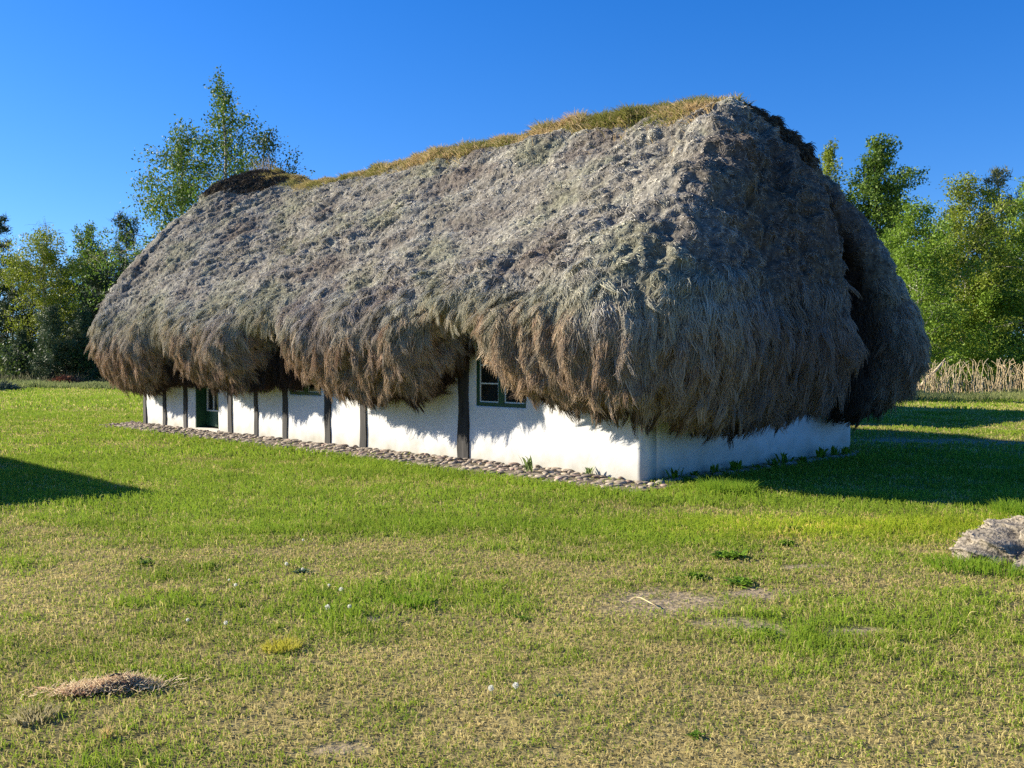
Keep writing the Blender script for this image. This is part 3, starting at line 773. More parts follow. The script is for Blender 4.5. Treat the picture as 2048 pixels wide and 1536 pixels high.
def window(u0, u1, h0, h1, rows, parent):
    fw = .055; vf, vb = .012, .085
    mb = MB()
    mb.box((u0, vf, h0), (u1, vb, h0 + fw)); mb.box((u0, vf, h1 - fw), (u1, vb, h1))
    mb.box((u0, vf + .001, h0 + fw), (u0 + fw, vb - .001, h1 - fw)); mb.box((u1 - fw, vf + .001, h0 + fw), (u1, vb - .001, h1 - fw))
    um = (u0 + u1) / 2
    mb.box((um - .06, vf + .002, h0 + fw), (um + .06, vb - .002, h1 - fw))
    w = part_mb(mb, 'window', M_GREEN, parent, bevel=.004)
    for a, b in ((u0 + fw, um - .06), (um + .06, u1 - fw)):
        bars = MB(); t = .022; v0, v1 = .030, .060
        bars.box((a, v0, h0 + fw), (a + t, v1, h1 - fw)); bars.box((b - t, v0, h0 + fw), (b, v1, h1 - fw))
        for q in range(rows + 1):
            hq = h0 + fw + t / 2 + (h1 - h0 - 2 * fw - t) * q / rows
            bars.box((a + t, v0 + .001, hq - t / 2), (b - t, v1 - .001, hq + t / 2))
        part_mb(bars, 'glazing_bars', M_BAR, w, bevel=.003)
        part_mb(MB().box((a + t * .5, .044, h0 + fw + t * .5), (b - t * .5, .048, h1 - fw - t * .5)), 'pane', M_GLASS, w)
    part_mb(MB().box((u0 + .01, .25, h0 + .01), (u1 - .01, .29, h1 - .01)), 'dark_interior', M_BLACK, w)
for (a, b, c, d) in WINDOWS: window(a, b, c, d, 3, cottage)

def door():
    u0, u1, h0, h1 = DOOR
    mb = MB()
    # green lining of the reveal
    mb.box((u1 - .03, .004, h0), (u1, .26, h1)); mb.box((u0, .004, h0), (u0 + .03, .26, h1)); mb.box((u0 + .03, .006, h1 - .03), (u1 - .03, .26, h1))
    d = part_mb(mb, 'door', M_GREEN, cottage, bevel=.003)
    leaf = MB(); v0, v1 = .235, .275; hb = h0 + .36
    a, b = u0 + .032, u1 - .032
    leaf.box((a, v0, h0 + .03), (b, v1, hb)); leaf.box((a, v0 + .001, hb), (a + .05, v1 - .001, h1 - .03)); leaf.box((b - .05, v0 + .001, hb), (b, v1 - .001, h1 - .03))
    leaf.box((a + .05, v0 + .001, h1 - .12), (b - .05, v1 - .001, h1 - .03))
    for q in range(3):
        x = a + .1 + q * (b - a - .2) / 2; leaf.box((x - .012, v0 - .008, h0 + .06), (x + .012, v0 - .001, hb - .05))
    part_mb(leaf, 'door_leaf', M_GREEN, d, bevel=.003)
    bars = MB(); a += .05; b -= .05; t = .026; g1 = h1 - .12
    bars.box((a, v0 - .012, hb), (a + t, v1 - .012, g1)); bars.box((b - t, v0 - .012, hb), (b, v1 - .012, g1))
    for fr_ in (.33, .66):
        m_ = a + (b - a) * fr_; bars.box((m_ - t / 2, v0 - .011, hb + t), (m_ + t / 2, v1 - .013, g1))
    for hq in (hb + t / 2, hb + .50, hb + .98):
        bars.box((a + t, v0 - .013, hq - t / 2), (b - t, v1 - .011, hq + t / 2))
    part_mb(bars, 'glazing_bars', M_BAR, d, bevel=.003)
    part_mb(MB().box((a + .005, .252, hb + .005), (b - .005, .257, g1)), 'pane', M_GLASS, d)
    part_mb(MB().box((u0 + .005, .29, h0 + .005), (u1 - .005, .298, h1 - .005)), 'dark_interior', M_BLACK, d)
    part_mb(MB().box((u0 - .04, -.06, -.05), (u1 + .04, .24, h0 - .004)), 'doorstep', M_SILL, d, bevel=.012)
door()

# ------------------------------------------------------------------ cobbled strip at the foot of the long wall
def ico(sub):
    import bmesh
    bm = bmesh.new(); bmesh.ops.create_icosphere(bm, subdivisions=sub, radius=1)
    V = np.array([v.co for v in bm.verts]); F = np.array([[v.index for v in f.verts] for f in bm.faces]); bm.free(); return V, F
IV, IF = ico(2)
def cobbles():
    VV, FF, CC = [], [], []; base = 0; n = 0
    def add(u, v, sx, sy, sz, z, c, seed):
        nonlocal base
        a = random.uniform(0, PI); ca, sa = math.cos(a), math.sin(a)
        q = IV * (1 + .22 * pn(IV[:, 0] * 1.1 + seed, IV[:, 1] * 1.1, IV[:, 2] * 1.1 + seed * .37, seed=141))[:, None]
        q = q * np.array((sx, sy, sz)); q = np.c_[q[:, 0] * ca - q[:, 1] * sa, q[:, 0] * sa + q[:, 1] * ca, q[:, 2]]
        x, y = loc2w(u, v); q = q + np.array((x, y, z))
        VV.append(q); FF.append(IF + base); base += len(q); CC.append(np.broadcast_to(c, (len(q), 3)))
    u = -.35
    while u < LEN + .55:
        du = random.uniform(.105, .15)
        nrow = 8
        for r in range(nrow):
            if random.random() < .10: continue
            v = -.04 - r * .108 + random.uniform(-.03, .03)
            if r == nrow - 1 and random.random() < .5: continue
            uu = u + random.uniform(-.04, .04)
            fade = 1 - .7 * float(sm(1.4, -.2, np.array(uu)))
            z = .030 * fade + .045 * fade * (1 - r / nrow) + random.uniform(-.030, -.002)
            t = random.random(); c = np.array((.42, .35, .265)) * (1 - t) + np.array((.22, .185, .15)) * t
            if random.random() < .12: c = np.array((.34, .25, .20))
            q_ = random.choice((.75, .9, 1, 1.1, 1.35)); add(uu, v, random.uniform(.045, .08) * q_, random.uniform(.04, .068) * q_, random.uniform(.014, .028), z + .006, c * random.uniform(.8, 1.15), n); n += 1
        u += du
    v = .1
    while v < WID:
        for r in range(2):
            if random.random() < .35: continue
            add(-.08 - r * .14, v + random.uniform(-.04, .04), .08, .07, .045, .012, np.array((.32, .29, .25)) * random.uniform(.7, 1.1), n); n += 1
        v += random.uniform(.13, .22)
    m = mat_attr('fieldstone', rough=.95, spec=.12, noise=.35, nscale=14, bump=.012)
    o = mesh_obj('cobble_path', np.concatenate(VV), np.concatenate(FF), m, None, True, cols=np.concatenate(CC)); o['kind'] = 'structure'
    # earth between the stones
    us = np.linspace(-.5, LEN + .6, 160); vs = np.linspace(-.95, .2, 12)
    UU, V2 = np.meshgrid(us, vs, indexing='ij'); X, Y = loc2w(UU, V2)
    fade = 1 - .7 * sm(1.4, -.2, UU)
    Z = .05 * fade * sm(-.95, -.55, V2) + .008 * pn(UU * 4, V2 * 4, seed=145) + gh(X, Y) * (V2 < -.9) - .012 * (1 - sm(-.95, -.7, V2))
    k = np.arange(159)[:, None] * 12 + np.arange(11)[None]
    F_ = np.stack([k, k + 12, k + 13, k + 1], -1).reshape(-1, 4)
    o2 = mesh_obj('path_bed', np.c_[X.ravel(), Y.ravel(), Z.ravel()], F_[:, ::-1], mat_noise('path_earth', (.12, .10, .07), (.26, .22, .16), scale=14, rough=1, spec=.05, bump=.02), None, True)
    o2['kind'] = 'structure'
cobbles()


# ------------------------------------------------------------------ trees
M_BARK = mat_noise('grey_bark', (.07, .055, .042), (.20, .165, .125), scale=8, rough=.95, spec=.1, bump=.02, stretch=(1, 1, .25))
M_BIRCH = mat_noise('birch_bark', (.06, .05, .045), (.46, .43, .39), scale=5, rough=.85, spec=.15, bump=.01, stretch=(1, 1, 2.5), lo=.42, hi=.55)
M_LEAF = mat_attr('leaf', rough=.55, spec=.2, transl=.32)
M_NEEDLE = mat_attr('needle', rough=.6, spec=.2, transl=.12)

def unit(v): return v / max(np.linalg.norm(v), 1e-9)

def tree_skeleton(H, kind, R, spread, base, lean, nl, up, droop):
    """trunk path + limbs (paths) + points where leaves hang"""
    trunk = []; nseg = 14
    wob = R.normal(0, .018 * H, (nseg, 2)).cumsum(0) * .35
    for q in range(nseg):
        f = q / (nseg - 1); trunk.append(np.array((lean[0] * f * f * H + wob[q, 0] * f, lean[1] * f * f * H + wob[q, 1] * f, H * f * .97)))
    trunk = np.array(trunk); limbs = []; tips = []
    def at(f):
        x = f * (nseg - 1); a = min(int(x), nseg - 2); return trunk[a] * (1 - (x - a)) + trunk[a + 1] * (x - a)
    az = R.uniform(0, 6.28)
    for q in range(nl):
        f = base + (1 - base) * ((q + R.uniform(0, .9)) / nl) ** .9
        f = min(f, .985); az += 2.4 + R.normal(0, .35)
        g = (f - base) / (1 - base)
        prof = {'birch': (.35 + .9 * math.sin(PI * min(1, g * .85 + .12)) ** .8) * (1 - .60 * g), 'pine': (1.05 - .85 * g) * (1 if g > .08 else .8), 'broad': math.sin(PI * min(.98, .18 + g * .80)) ** .6 * (1 - .30 * g),
                'cone': (1.1 - g)}[kind]
        ln = spread * prof * R.uniform(.55, 1.35)
        el = up * R.uniform(.6, 1.35) + g * .35
        d = np.array((math.cos(az) * math.cos(el), math.sin(az) * math.cos(el), math.sin(el)))
        p = at(f); path = [p]; m = 7
        for k in range(1, m):
            d = unit(d + np.array((0, 0, -droop * (k / m) ** 1.3)) + R.normal(0, .14, 3))
            p = p + d * ln / (m - 1); path.append(p)
        limbs.append((np.array(path), max(.012, .020 * H * .22 * (1.1 - f))))
        for k in range(2, m):
            for _ in range(int(R.poisson(np.clip(ln / spread, .12, 1.2) * (4.2 if kind not in ('pine', 'cone') else 2.6)))):
                o = R.normal(0, 1, 3) * np.array((1, 1, .55)); o = unit(o)
                tl = ln * R.uniform(.10, .34)
                a, b = path[k], path[k] + o * tl + np.array((0, 0, -.25 * droop * tl * 2))
                if R.random() < .5: limbs.append((np.array([a, (a + b) / 2 + R.normal(0, .03, 3), b]), .008))
                tips.append(b); tips.append((a + b) / 2)
        tips.append(path[-1])
    return trunk, limbs, np.array(tips)

def wood_mesh(name, H, trunk, limbs, mat, parent, r0):
    mb = MB()
    n = len(trunk); mb.tube(trunk, [r0 * ((1 - i / (n - 1)) ** .8 * .95 + .05) * (1.35 if i == 0 else 1) for i in range(n)], 9)
    for path, r in limbs:
        mb.tube(path, [r * (1 - .8 * i / (len(path) - 1)) for i in range(len(path))], 4, cap=False)
    return mb.build(name, mat, parent, True)

def leaves_mesh(name, tips, per, sig, size, R, cols, mat, parent, hang=0.0, aspect=1.5):
    per = int(per * 1.8); size = size * .74
    n = len(tips) * per
    c = np.repeat(tips, per, 0) + np.clip(R.normal(0, 1, (n, 3)), -1.35, 1.35) * np.array(sig)
    if hang: c[:, 2] -= np.minimum(np.abs(R.normal(0, hang, n)), hang * 1.7)
    a = R.normal(0, 1, (n, 3)); a[:, 2] -= .5 if hang else 0; a = nor(a); b = nor(np.cross(a, R.normal(0, 1, (n, 3))))
    s = size * R.uniform(.55, 1.35, n)[:, None]
    V = np.stack([c - a * s * aspect * .5, c + b * s * .42 , c + a * s * aspect * .5, c - b * s * .42], 1).reshape(-1, 3)
    F = np.arange(n * 4).reshape(-1, 4)
    clump = np.repeat(R.random(len(tips)), per); t = np.clip(.55 * clump + .45 * R.random(n), 0, 1)[:, None]
    fc = np.array(cols[0]) * (1 - t) + np.array(cols[1]) * t
    return mesh_obj(name, V, F, mat, parent, False, fcols=fc)

def needles_mesh(name, tips, per, ln, wd, R, cols, mat, parent):
    n = len(tips) * per
    c = np.repeat(tips, per, 0) + R.normal(0, .10, (n, 3))
    d = nor(R.normal(0, 1, (n, 3)) + np.array((0, 0, .45))); b = nor(np.cross(d, R.normal(0, 1, (n, 3))))
    L = ln * R.uniform(.6, 1.3, n)[:, None]; w = wd * R.uniform(.7, 1.3, n)[:, None]
    V = np.stack([c - b * w * .5, c + b * w * .5, c + d * L], 1).reshape(-1, 3)
    F = np.arange(n * 3).reshape(-1, 3)
    clump = np.repeat(R.random(len(tips)), per); t = np.clip(.6 * clump + .4 * R.random(n), 0, 1)[:, None]
    fc = np.array(cols[0]) * (1 - t) + np.array(cols[1]) * t
    return mesh_obj(name, V, F, mat, parent, False, fcols=fc)

def make_tree(name, label, cat, group, kind, px, z, H, spread, cols, seed, base=.2, nl=26, up=.75, droop=.12, per=10, sig=(.2, .2, .16), size=.11,
              hang=0.0, lean=(0, 0), bark=None, rad=None, aspect=1.5):
    R = np.random.default_rng(seed)
    x = (px - 1024) / FPX * z
    t = empty(name, (x, z, float(gh(x, z)) - .05)); tag(t, label, cat, group)
    trunk, limbs, tips = tree_skeleton(H, {'young': 'cone'}.get(kind, kind), R, spread, base, lean, nl, up, droop)
    wood_mesh('trunk', H, trunk, limbs, bark or M_BARK, t, rad or .013 * H)
    if kind in ('pine', 'young'):
        needles_mesh('crown', tips, per, size, size * .16, R, cols, M_NEEDLE, t)
    elif per:
        leaves_mesh('crown', tips, per, sig, size, R, cols, M_LEAF, t, hang, aspect)
    return t

FRESH = ((.095, .17, .018), (.23, .34, .035)); YELL = ((.12, .165, .018), (.30, .34, .03)); MID = ((.055, .11, .016), (.16, .24, .03)); DARK = ((.03, .06, .016), (.085, .13, .026))
PINE = ((.030, .055, .022), (.085, .12, .045)); BLUEP = ((.045, .075, .034), (.12, .16, .068)); OLV = ((.11, .15, .018), (.28, .33, .035))
GL = 'trees at the wood edge left of the cottage'; GR = 'trees at the wood edge right of the cottage'; GB = 'birches behind the far end of the roof'
BI = dict(bark=M_BIRCH)
# behind the roof, far end
make_tree('birch_tree', 'tallest birch, its thin feathery top standing high above the far roof end', 'tree', GB, 'birch', 462, 44, 13.9, 2.9, MID, 301, base=.28, nl=46, up=.75, droop=.30, per=6, sig=(.12, .12, .20), size=.115, hang=.34, lean=(.010, 0), **BI)
make_tree('birch_tree', 'broad drooping birch left of the tallest one, behind the far roof slope', 'tree', GB, 'birch', 372, 45, 12.2, 3.7, MID, 322, base=.16, nl=64, up=.62, droop=.34, per=7, sig=(.14, .14, .22), size=.115, hang=.38, lean=(-.010, 0), **BI)
make_tree('birch_tree', 'lower dark leaved birch right of the tallest one, just above the ridge', 'tree', GB, 'birch', 550, 46, 12.4, 3.6, DARK, 303, base=.25, nl=40, up=.75, droop=.26, per=7, sig=(.15, .15, .20), size=.115, hang=.28, **BI)
# left wood edge
make_tree('pine_tree', 'dark tall pine cut off by the left edge of the photo', 'tree', GL, 'pine', -12, 64, 10.6, 3.2, PINE, 311, base=.15, nl=52, up=.25, droop=-.05, per=12, size=.34)
make_tree('birch_tree', 'yellow green birch at the wood edge with a leaning lower limb, second from the left', 'tree', GL, 'broad', 85, 60, 9.0, 3.3, YELL, 312, base=.24, nl=46, up=.6, droop=.05, per=7, sig=(.20, .20, .16), size=.115, **BI)
make_tree('bare_tree', 'leafless tree with thin grey twigs showing above the yellow green birch', 'tree', GL, 'birch', 92, 67, 10.9, 2.4, YELL, 313, base=.45, nl=54, up=.95, droop=.02, per=0)
make_tree('birch_tree', 'slim fresh green birch top between the yellow green birch and the dark pine', 'tree', GL, 'birch', 178, 66, 10.7, 2.3, MID, 314, base=.25, nl=38, up=.75, droop=.18, per=7, sig=(.17, .17, .2), size=.125, hang=.15, **BI)
make_tree('pine_tree', 'dark pine with a spiky top next to the far roof slope', 'tree', GL, 'pine', 262, 61, 10.2, 3.0, PINE, 315, base=.12, nl=54, up=.30, droop=-.08, per=12, size=.32)
make_tree('pine_tree', 'dark green pine behind the slim birch, lower than its neighbours', 'tree', GL, 'pine', 210, 64, 8.6, 2.8, PINE, 316, base=.10, nl=46, up=.25, droop=-.05, per=12, size=.34)
make_tree('pine_tree', 'dark pine in the gap left of the yellow green birch', 'tree', GL, 'pine', 25, 67, 8.2, 2.9, PINE, 317, base=.06, nl=46, up=.25, droop=-.05, per=12, size=.34)
make_tree('pine_tree', 'dark pine behind the yellow green birch, mostly hidden by it', 'tree', GL, 'pine', 120, 68, 7.8, 3.2, PINE, 318, base=.05, nl=48, up=.2, droop=-.05, per=12, size=.34)
make_tree('young_pine', 'bushy young pine in front of the wood, tallest of the three', 'tree', 'young pines in front of the wood', 'young', 105, 57, 4.6, 1.9, BLUEP, 319, base=.04, nl=54, up=.45, droop=-.05, per=13, size=.24)
make_tree('young_pine', 'narrow young pine in front of the wood, next to the shaggy far roof end', 'tree', 'young pines in front of the wood', 'young', 163, 58, 4.6, 1.5, BLUEP, 320, base=.04, nl=48, up=.5, droop=-.05, per=13, size=.24)
make_tree('young_pine', 'short young pine in front of the wood, leftmost and smallest of the three', 'tree', 'young pines in front of the wood', 'young', 45, 59, 3.2, 1.5, BLUEP, 321, base=.04, nl=40, up=.5, droop=-.05, per=13, size=.24)
make_tree('pine_tree', 'dark pine low beside the far roof end, behind the narrow young pine', 'tree', GL, 'pine', 205, 61, 6.6, 2.5, PINE, 322, base=.05, nl=46, up=.2, droop=-.03, per=12, size=.32)
# right wood edge: the nearer trees stand clear of each other's shade
make_tree('birch_tree', 'thin pale birch top half hidden by the near roof hip', 'tree', GR, 'birch', 1655, 58, 14.4, 2.2, OLV, 331, base=.35, nl=38, up=.9, droop=.16, per=5, sig=(.16, .16, .22), size=.13, hang=.15, **BI)
make_tree('alder_tree', 'dark green tree with a rounded pointed crown rising right of the roof', 'tree', GR, 'birch', 1742, 58, 14.3, 3.3, MID, 332, base=.30, nl=54, up=.65, droop=.06, per=8, sig=(.22, .22, .2), size=.15)
make_tree('alder_tree', 'small dark tree between the rounded one and the fresh green birches', 'tree', GR, 'broad', 1790, 60, 11.6, 1.9, DARK, 333, base=.3, nl=36, up=.75, droop=.06, per=7, sig=(.2, .2, .2), size=.14)
make_tree('birch_tree', 'fresh green birch with a slim pale trunk closest to the roof', 'tree', GR, 'broad', 1836, 44.5, 8.4, 2.4, FRESH, 334, base=.08, nl=60, up=.5, droop=.10, per=8, sig=(.2, .2, .17), size=.105, **BI)
make_tree('birch_tree', 'tall yellow green birch with wispy top twigs against the sky', 'tree', GR, 'broad', 1925, 48, 10.4, 3.0, OLV, 335, base=.10, nl=66, up=.55, droop=.10, per=8, sig=(.22, .22, .18), size=.11, **BI)
make_tree('pine_tree', 'olive pine top rising behind the yellow green birches at the right edge', 'tree', GR, 'pine', 2000, 56, 12.4, 2.8, ((.075, .09, .03), (.19, .20, .07)), 336, base=.35, nl=46, up=.35, droop=-.06, per=12, size=.30)
make_tree('birch_tree', 'bright green birch cut off by the right edge of the photo', 'tree', GR, 'broad', 2050, 49, 10.4, 2.9, FRESH, 337, base=.08, nl=64, up=.5, droop=.08, per=8, sig=(.22, .22, .18), size=.115, **BI)
make_tree('alder_tree', 'dark trunked leafy tree standing among the bright birches on the right', 'tree', GR, 'broad', 1978, 47, 5.8, 1.8, FRESH, 338, base=.16, nl=44, up=.5, droop=.1, per=8, sig=(.2, .2, .18), size=.11)
for k, (px, z, H, sp, c, lab) in enumerate([
    (1880, 52, 7.6, 2.4, MID, 'shaded leafy tree filling the gap between the two bright birches'),
    (1790, 50, 6.8, 2.2, MID, 'shaded leafy tree low beside the shaggy near roof end'),
    (2130, 52, 9.5, 2.6, MID, 'leafy tree just beyond the right edge beside the bright birch'),
    (1950, 60, 9.6, 3.0, DARK, 'dark tree deep in the wood behind the yellow green birch'),
    (1850, 62, 8.6, 3.0, DARK, 'dark tree deep in the wood behind the birch closest to the roof'),
    (2050, 63, 10.5, 3.0, DARK, 'dark tree deep in the wood at the right edge, under the olive pine')]):
    make_tree('alder_tree', lab, 'tree', GR, 'broad', px, z, H, sp, c, 340 + k, base=.06, nl=50, up=.45, droop=.1, per=8, sig=(.24, .24, .2), size=.14)
for k, (px, z, H, sp, lab) in enumerate([
    (-70, 72, 9.5, 3.4, 'dark pine deep in the wood beyond the left edge'), (65, 74, 8.6, 3.4, 'dark pine deep in the wood behind the bare tree'),
    (155, 75, 8.4, 3.4, 'dark pine deep in the wood behind the slim birch'), (245, 72, 8.4, 3.4, 'dark pine deep in the wood beside the far roof slope')]):
    make_tree('pine_tree', lab, 'tree', GL, 'pine', px, z, H, sp, PINE, 360 + k, base=.03, nl=50, up=.2, droop=-.03, per=12, size=.42)

# undergrowth and tall grass along both wood edges
def undergrowth():
    P, R_, C = [], [], []
    def band(n, px0, px1, z0, z1, l0, l1, rad, cols, lean, seed):
        z = rng.uniform(z0, z1, n); px = rng.uniform(px0, px1, n); x = (px - 1024) / FPX * z
        k = rng.random(n) < np.clip(.6 + .9 * pn(x * .6, z * .6, seed=seed), .08, 1); x, z = x[k], z[k]; m = len(x)
        L = rng.uniform(l0, l1, m) * np.clip(.8 + .6 * pn(x * .9, z * .9, seed=seed + 1), .4, 1.5); a = rng.normal(0, lean, (m, 2))
        p = np.zeros((m, 3, 3)); p[:, 0] = np.c_[x, z, gh(x, z) - .02]
        p[:, 1] = p[:, 0] + np.c_[a * .4, np.ones(m) * .6] * L[:, None]; p[:, 2] = p[:, 0] + np.c_[a, np.ones(m) * .95] * L[:, None]
        t = rng.random(m)[:, None]; c = np.array(cols[0]) * (1 - t) + np.array(cols[1]) * t
        P.append(p); R_.append(rad * rng.uniform(.6, 1.3, m)[:, None] * np.array((1, .9, .3))[None]); C.append(c)
    band(26000, -120, 330, 50, 56, .15, .45, .012, ((.12, .17, .045), (.30, .32, .13)), .3, 401)
    band(9000, -120, 330, 55, 62, .3, 1.0, .014, ((.05, .07, .03), (.20, .19, .11)), .25, 405)
    band(20000, 1700, 2250, 36.5, 41.5, .15, .45, .010, ((.15, .20, .05), (.40, .40, .16)), .3, 411)
    band(9000, 1700, 2250, 43, 49, .3, 1.1, .012, ((.06, .11, .02), (.20, .28, .05)), .25, 415)
    o = strands_obj('undergrowth', np.concatenate(P), np.concatenate(R_), np.concatenate(C), M_GRASS)
    tag(o, 'tall rough grass along the foot of the wood', 'undergrowth', kind='stuff')
    # leafy low growth under the right hand birches
    n = 700; R = np.random.default_rng(420)
    z = R.uniform(44, 48, n); px = R.uniform(1790, 2120, n); x = (px - 1024) / FPX * z
    tips = np.c_[x, z, R.uniform(.1, 2.6, n) ** 1.0]
    tips = tips[R.random(n) < np.clip(.6 + 1.1 * pn(x * .7, z * .7, tips[:, 2] * .7, seed=421), .05, 1)]
    o = leaves_mesh('brushwood_leaves', tips, 22, (.25, .25, .2), .11, R, FRESH, M_LEAF, None)
    tag(o, 'low fresh green leafy brushwood under the birches', 'brushwood', kind='stuff')
    n = 500; z = R.uniform(56, 66, n); px = R.uniform(-80, 320, n); x = (px - 1024) / FPX * z
    tips = np.c_[x, z, R.uniform(.1, 2.2, n)]
    o = leaves_mesh('shaded_brushwood', tips, 16, (.3, .3, .25), .16, R, DARK, M_LEAF, None)
    tag(o, 'dark brushwood in the shade under the left trees', 'brushwood', kind='stuff')
    # reeds: pale dead stalks with plumes in front of the right trees
    n = 800; z = R.uniform(39.4, 41.4, n); px = R.uniform(1790, 2200, n); x = (px - 1024) / FPX * z
    k = R.random(n) < np.clip(.55 + .8 * pn(x * .8, z * .5, seed=431), .12, 1); x, z = x[k], z[k]; n = len(x)
    L = R.uniform(.4, 1.6, n); a = R.normal(0, .16, (n, 2))
    p = np.zeros((n, 4, 3)); p[:, 0] = np.c_[x, z, gh(x, z)]
    for q, f in ((1, .45), (2, .85), (3, 1.0)): p[:, q] = p[:, 0] + np.c_[a * f * f + (q == 3) * R.normal(0, .08, (n, 2)), np.full(n, f)] * L[:, None]
    rr = np.array((.011, .010, .009, .012))[None] * R.uniform(.7, 1.4, n)[:, None]
    t = R.random(n)[:, None]; c = np.array((.60, .49, .30)) * (1 - t) + np.array((.38, .28, .15)) * t
    o = strands_obj('reeds', p, rr, c, M_STRAND); tag(o, 'pale dry reed stalks standing in front of the right hand trees', 'reeds', kind='stuff')
undergrowth()


# ------------------------------------------------------------------ things on the lawn
def g_at(px, py):
    """lawn point seen at a pixel of the 2048 x 1536 photograph: worked out once for a flat lawn"""
    z = 1.65 * FPX / (py - 713.0); return (px - 1024) / FPX * z, z
M_PUFF = mat_attr('dandelion_down', rough=.9, spec=.05, transl=.5)
M_STEM = mat_noise('green_stem', (.10, .16, .04), (.22, .26, .08), scale=20, rough=.6)
def make_dandelion(label, px, py, h=.055, r=.016):
    x, y = g_at(px, py + 4)
    t = empty('dandelion', (x, y, float(gh(x, y)))); tag(t, label, 'dandelion clock', 'dandelion clocks on the lawn')
    lx, ly = random.uniform(-.015, .015), random.uniform(-.015, .015)
    MB().tube([(0, 0, -.01), (lx * .4, ly * .4, h * .6), (lx, ly, h)], [.0022, .002, .0018], 6).build('stem', M_STEM, t, True)
    n = 200; d = nor(rng.normal(0, 1, (n, 3))); c = np.array((lx, ly, h))
    P = np.zeros((n, 2, 3)); P[:, 0] = c; P[:, 1] = c + d * r * rng.uniform(.85, 1.1, n)[:, None]
    # the downy ball: fine spokes that fork into tiny parachutes
    e = nor(np.cross(d, rng.normal(0, 1, (n, 3)))); s = r * .22
    V = np.concatenate([P[:, 0] + e * .0003, P[:, 0] - e * .0003, P[:, 1] - e * .0003, P[:, 1] + e * .0003, P[:, 1] - e * s, P[:, 1] + e * s, P[:, 1] + d * s * .9])
    F = [[i, i + n, i + 2 * n, i + 3 * n] for i in range(n)] + [[i + 4 * n, i + 5 * n, i + 6 * n] for i in range(n)]
    mesh_obj('seed_head', V, F, M_PUFF, t, cols=np.tile((.80, .79, .70), (len(V), 1)))
for lab, px, py, r in [
    ('dandelion clock far up the lawn, highest of the left hand group', 605, 1085, .014), ('round dandelion clock above the small dark weed patch', 572, 1133, .019),
    ('dandelion clock touching the small dark weed patch', 606, 1144, .014), ('tiny dandelion clock left of a pair', 451, 1170, .012),
    ('dandelion clock beside a tiny one, right of the pair', 463, 1181, .017), ('small dandelion clock left of the fluffy one above the soil spot', 657, 1181, .013),
    ('fluffy dandelion clock in the bright green patch', 680, 1189, .021), ('largest dandelion clock, just above the dark soil spot', 653, 1223, .024),
    ('dandelion clock right of the largest one by the dark soil spot', 698, 1225, .018), ('flattened dandelion clock alone in the pale grass', 372, 1258, .014),
    ('pale dandelion clock next to grey crumbs of soil', 450, 1260, .017), ('tall double looking dandelion clock low in the photo', 986, 1402, .020), ('bright round dandelion clock low in the photo beside the tall one', 1033, 1396, .021)]:
    make_dandelion(lab, px, py, r=r * .62, h=random.uniform(.03, .05))

M_STRAW = mat_attr('old_straw', rough=.8, spec=.1, transl=.5)
M_WEED = mat_attr('weed_leaf', rough=.6, spec=.12, transl=.35)
def make_weed(name, label, group, x, y, z, rad, h, nleaf, cols, narrow=.32, seed=0, upright=0.0, cat='weed'):
    R = np.random.default_rng(seed); V, F, C = [], [], []
    for q in range(nleaf):
        az = R.uniform(0, 6.28); ln = rad * (.62 if upright == 0 else 1) * R.uniform(.45, 1.1); w = ln * narrow * R.uniform(.7, 1.2); el = R.uniform(.25, .9) + upright
        sx, sy = R.normal(0, rad * (.27 if upright == 0 else .38), 2) * (1 - .6 * min(upright, 1)); d = np.array((math.cos(az), math.sin(az))); pr = np.array((-d[1], d[0])); b = len(V)
        t = R.random(); c = np.array(cols[0]) * (1 - t) + np.array(cols[1]) * t
        m = 5
        for k in range(m):
            f = k / (m - 1); ww = w * (.25 + math.sin(PI * min(1, f * .9 + .08)) * .8) * (1 if k < m - 1 else .12)
            r_ = ln * f * math.cos(el * (1 - .4 * f)); zz = h * (math.sin(min(1.5, el) * 1.0) * f * 1.3 - .55 * f * f * (1 - .6 * min(upright, 1))) + ln * .05 * R.normal()
            for sgn in (-1, 0, 1):
                p = np.array((sx, sy)) + d * r_ + pr * ww * .5 * sgn
                V.append((p[0], p[1], max(.0, zz) + (.0 if sgn == 0 else ww * .18) + .004)); C.append(c)
        for k in range(m - 1):
            for e in (0, 1): F.append([b + k * 3 + e, b + k * 3 + e + 1, b + (k + 1) * 3 + e + 1, b + (k + 1) * 3 + e])
    o = mesh_obj(name, np.array(V), F, M_WEED, None, True, cols=np.array(C)); o.location = (x, y, z)
    return tag(o, label, cat, group)
WG = ((.09, .18, .018), (.22, .36, .03)); WB = ((.05, .11, .05), (.12, .19, .10))
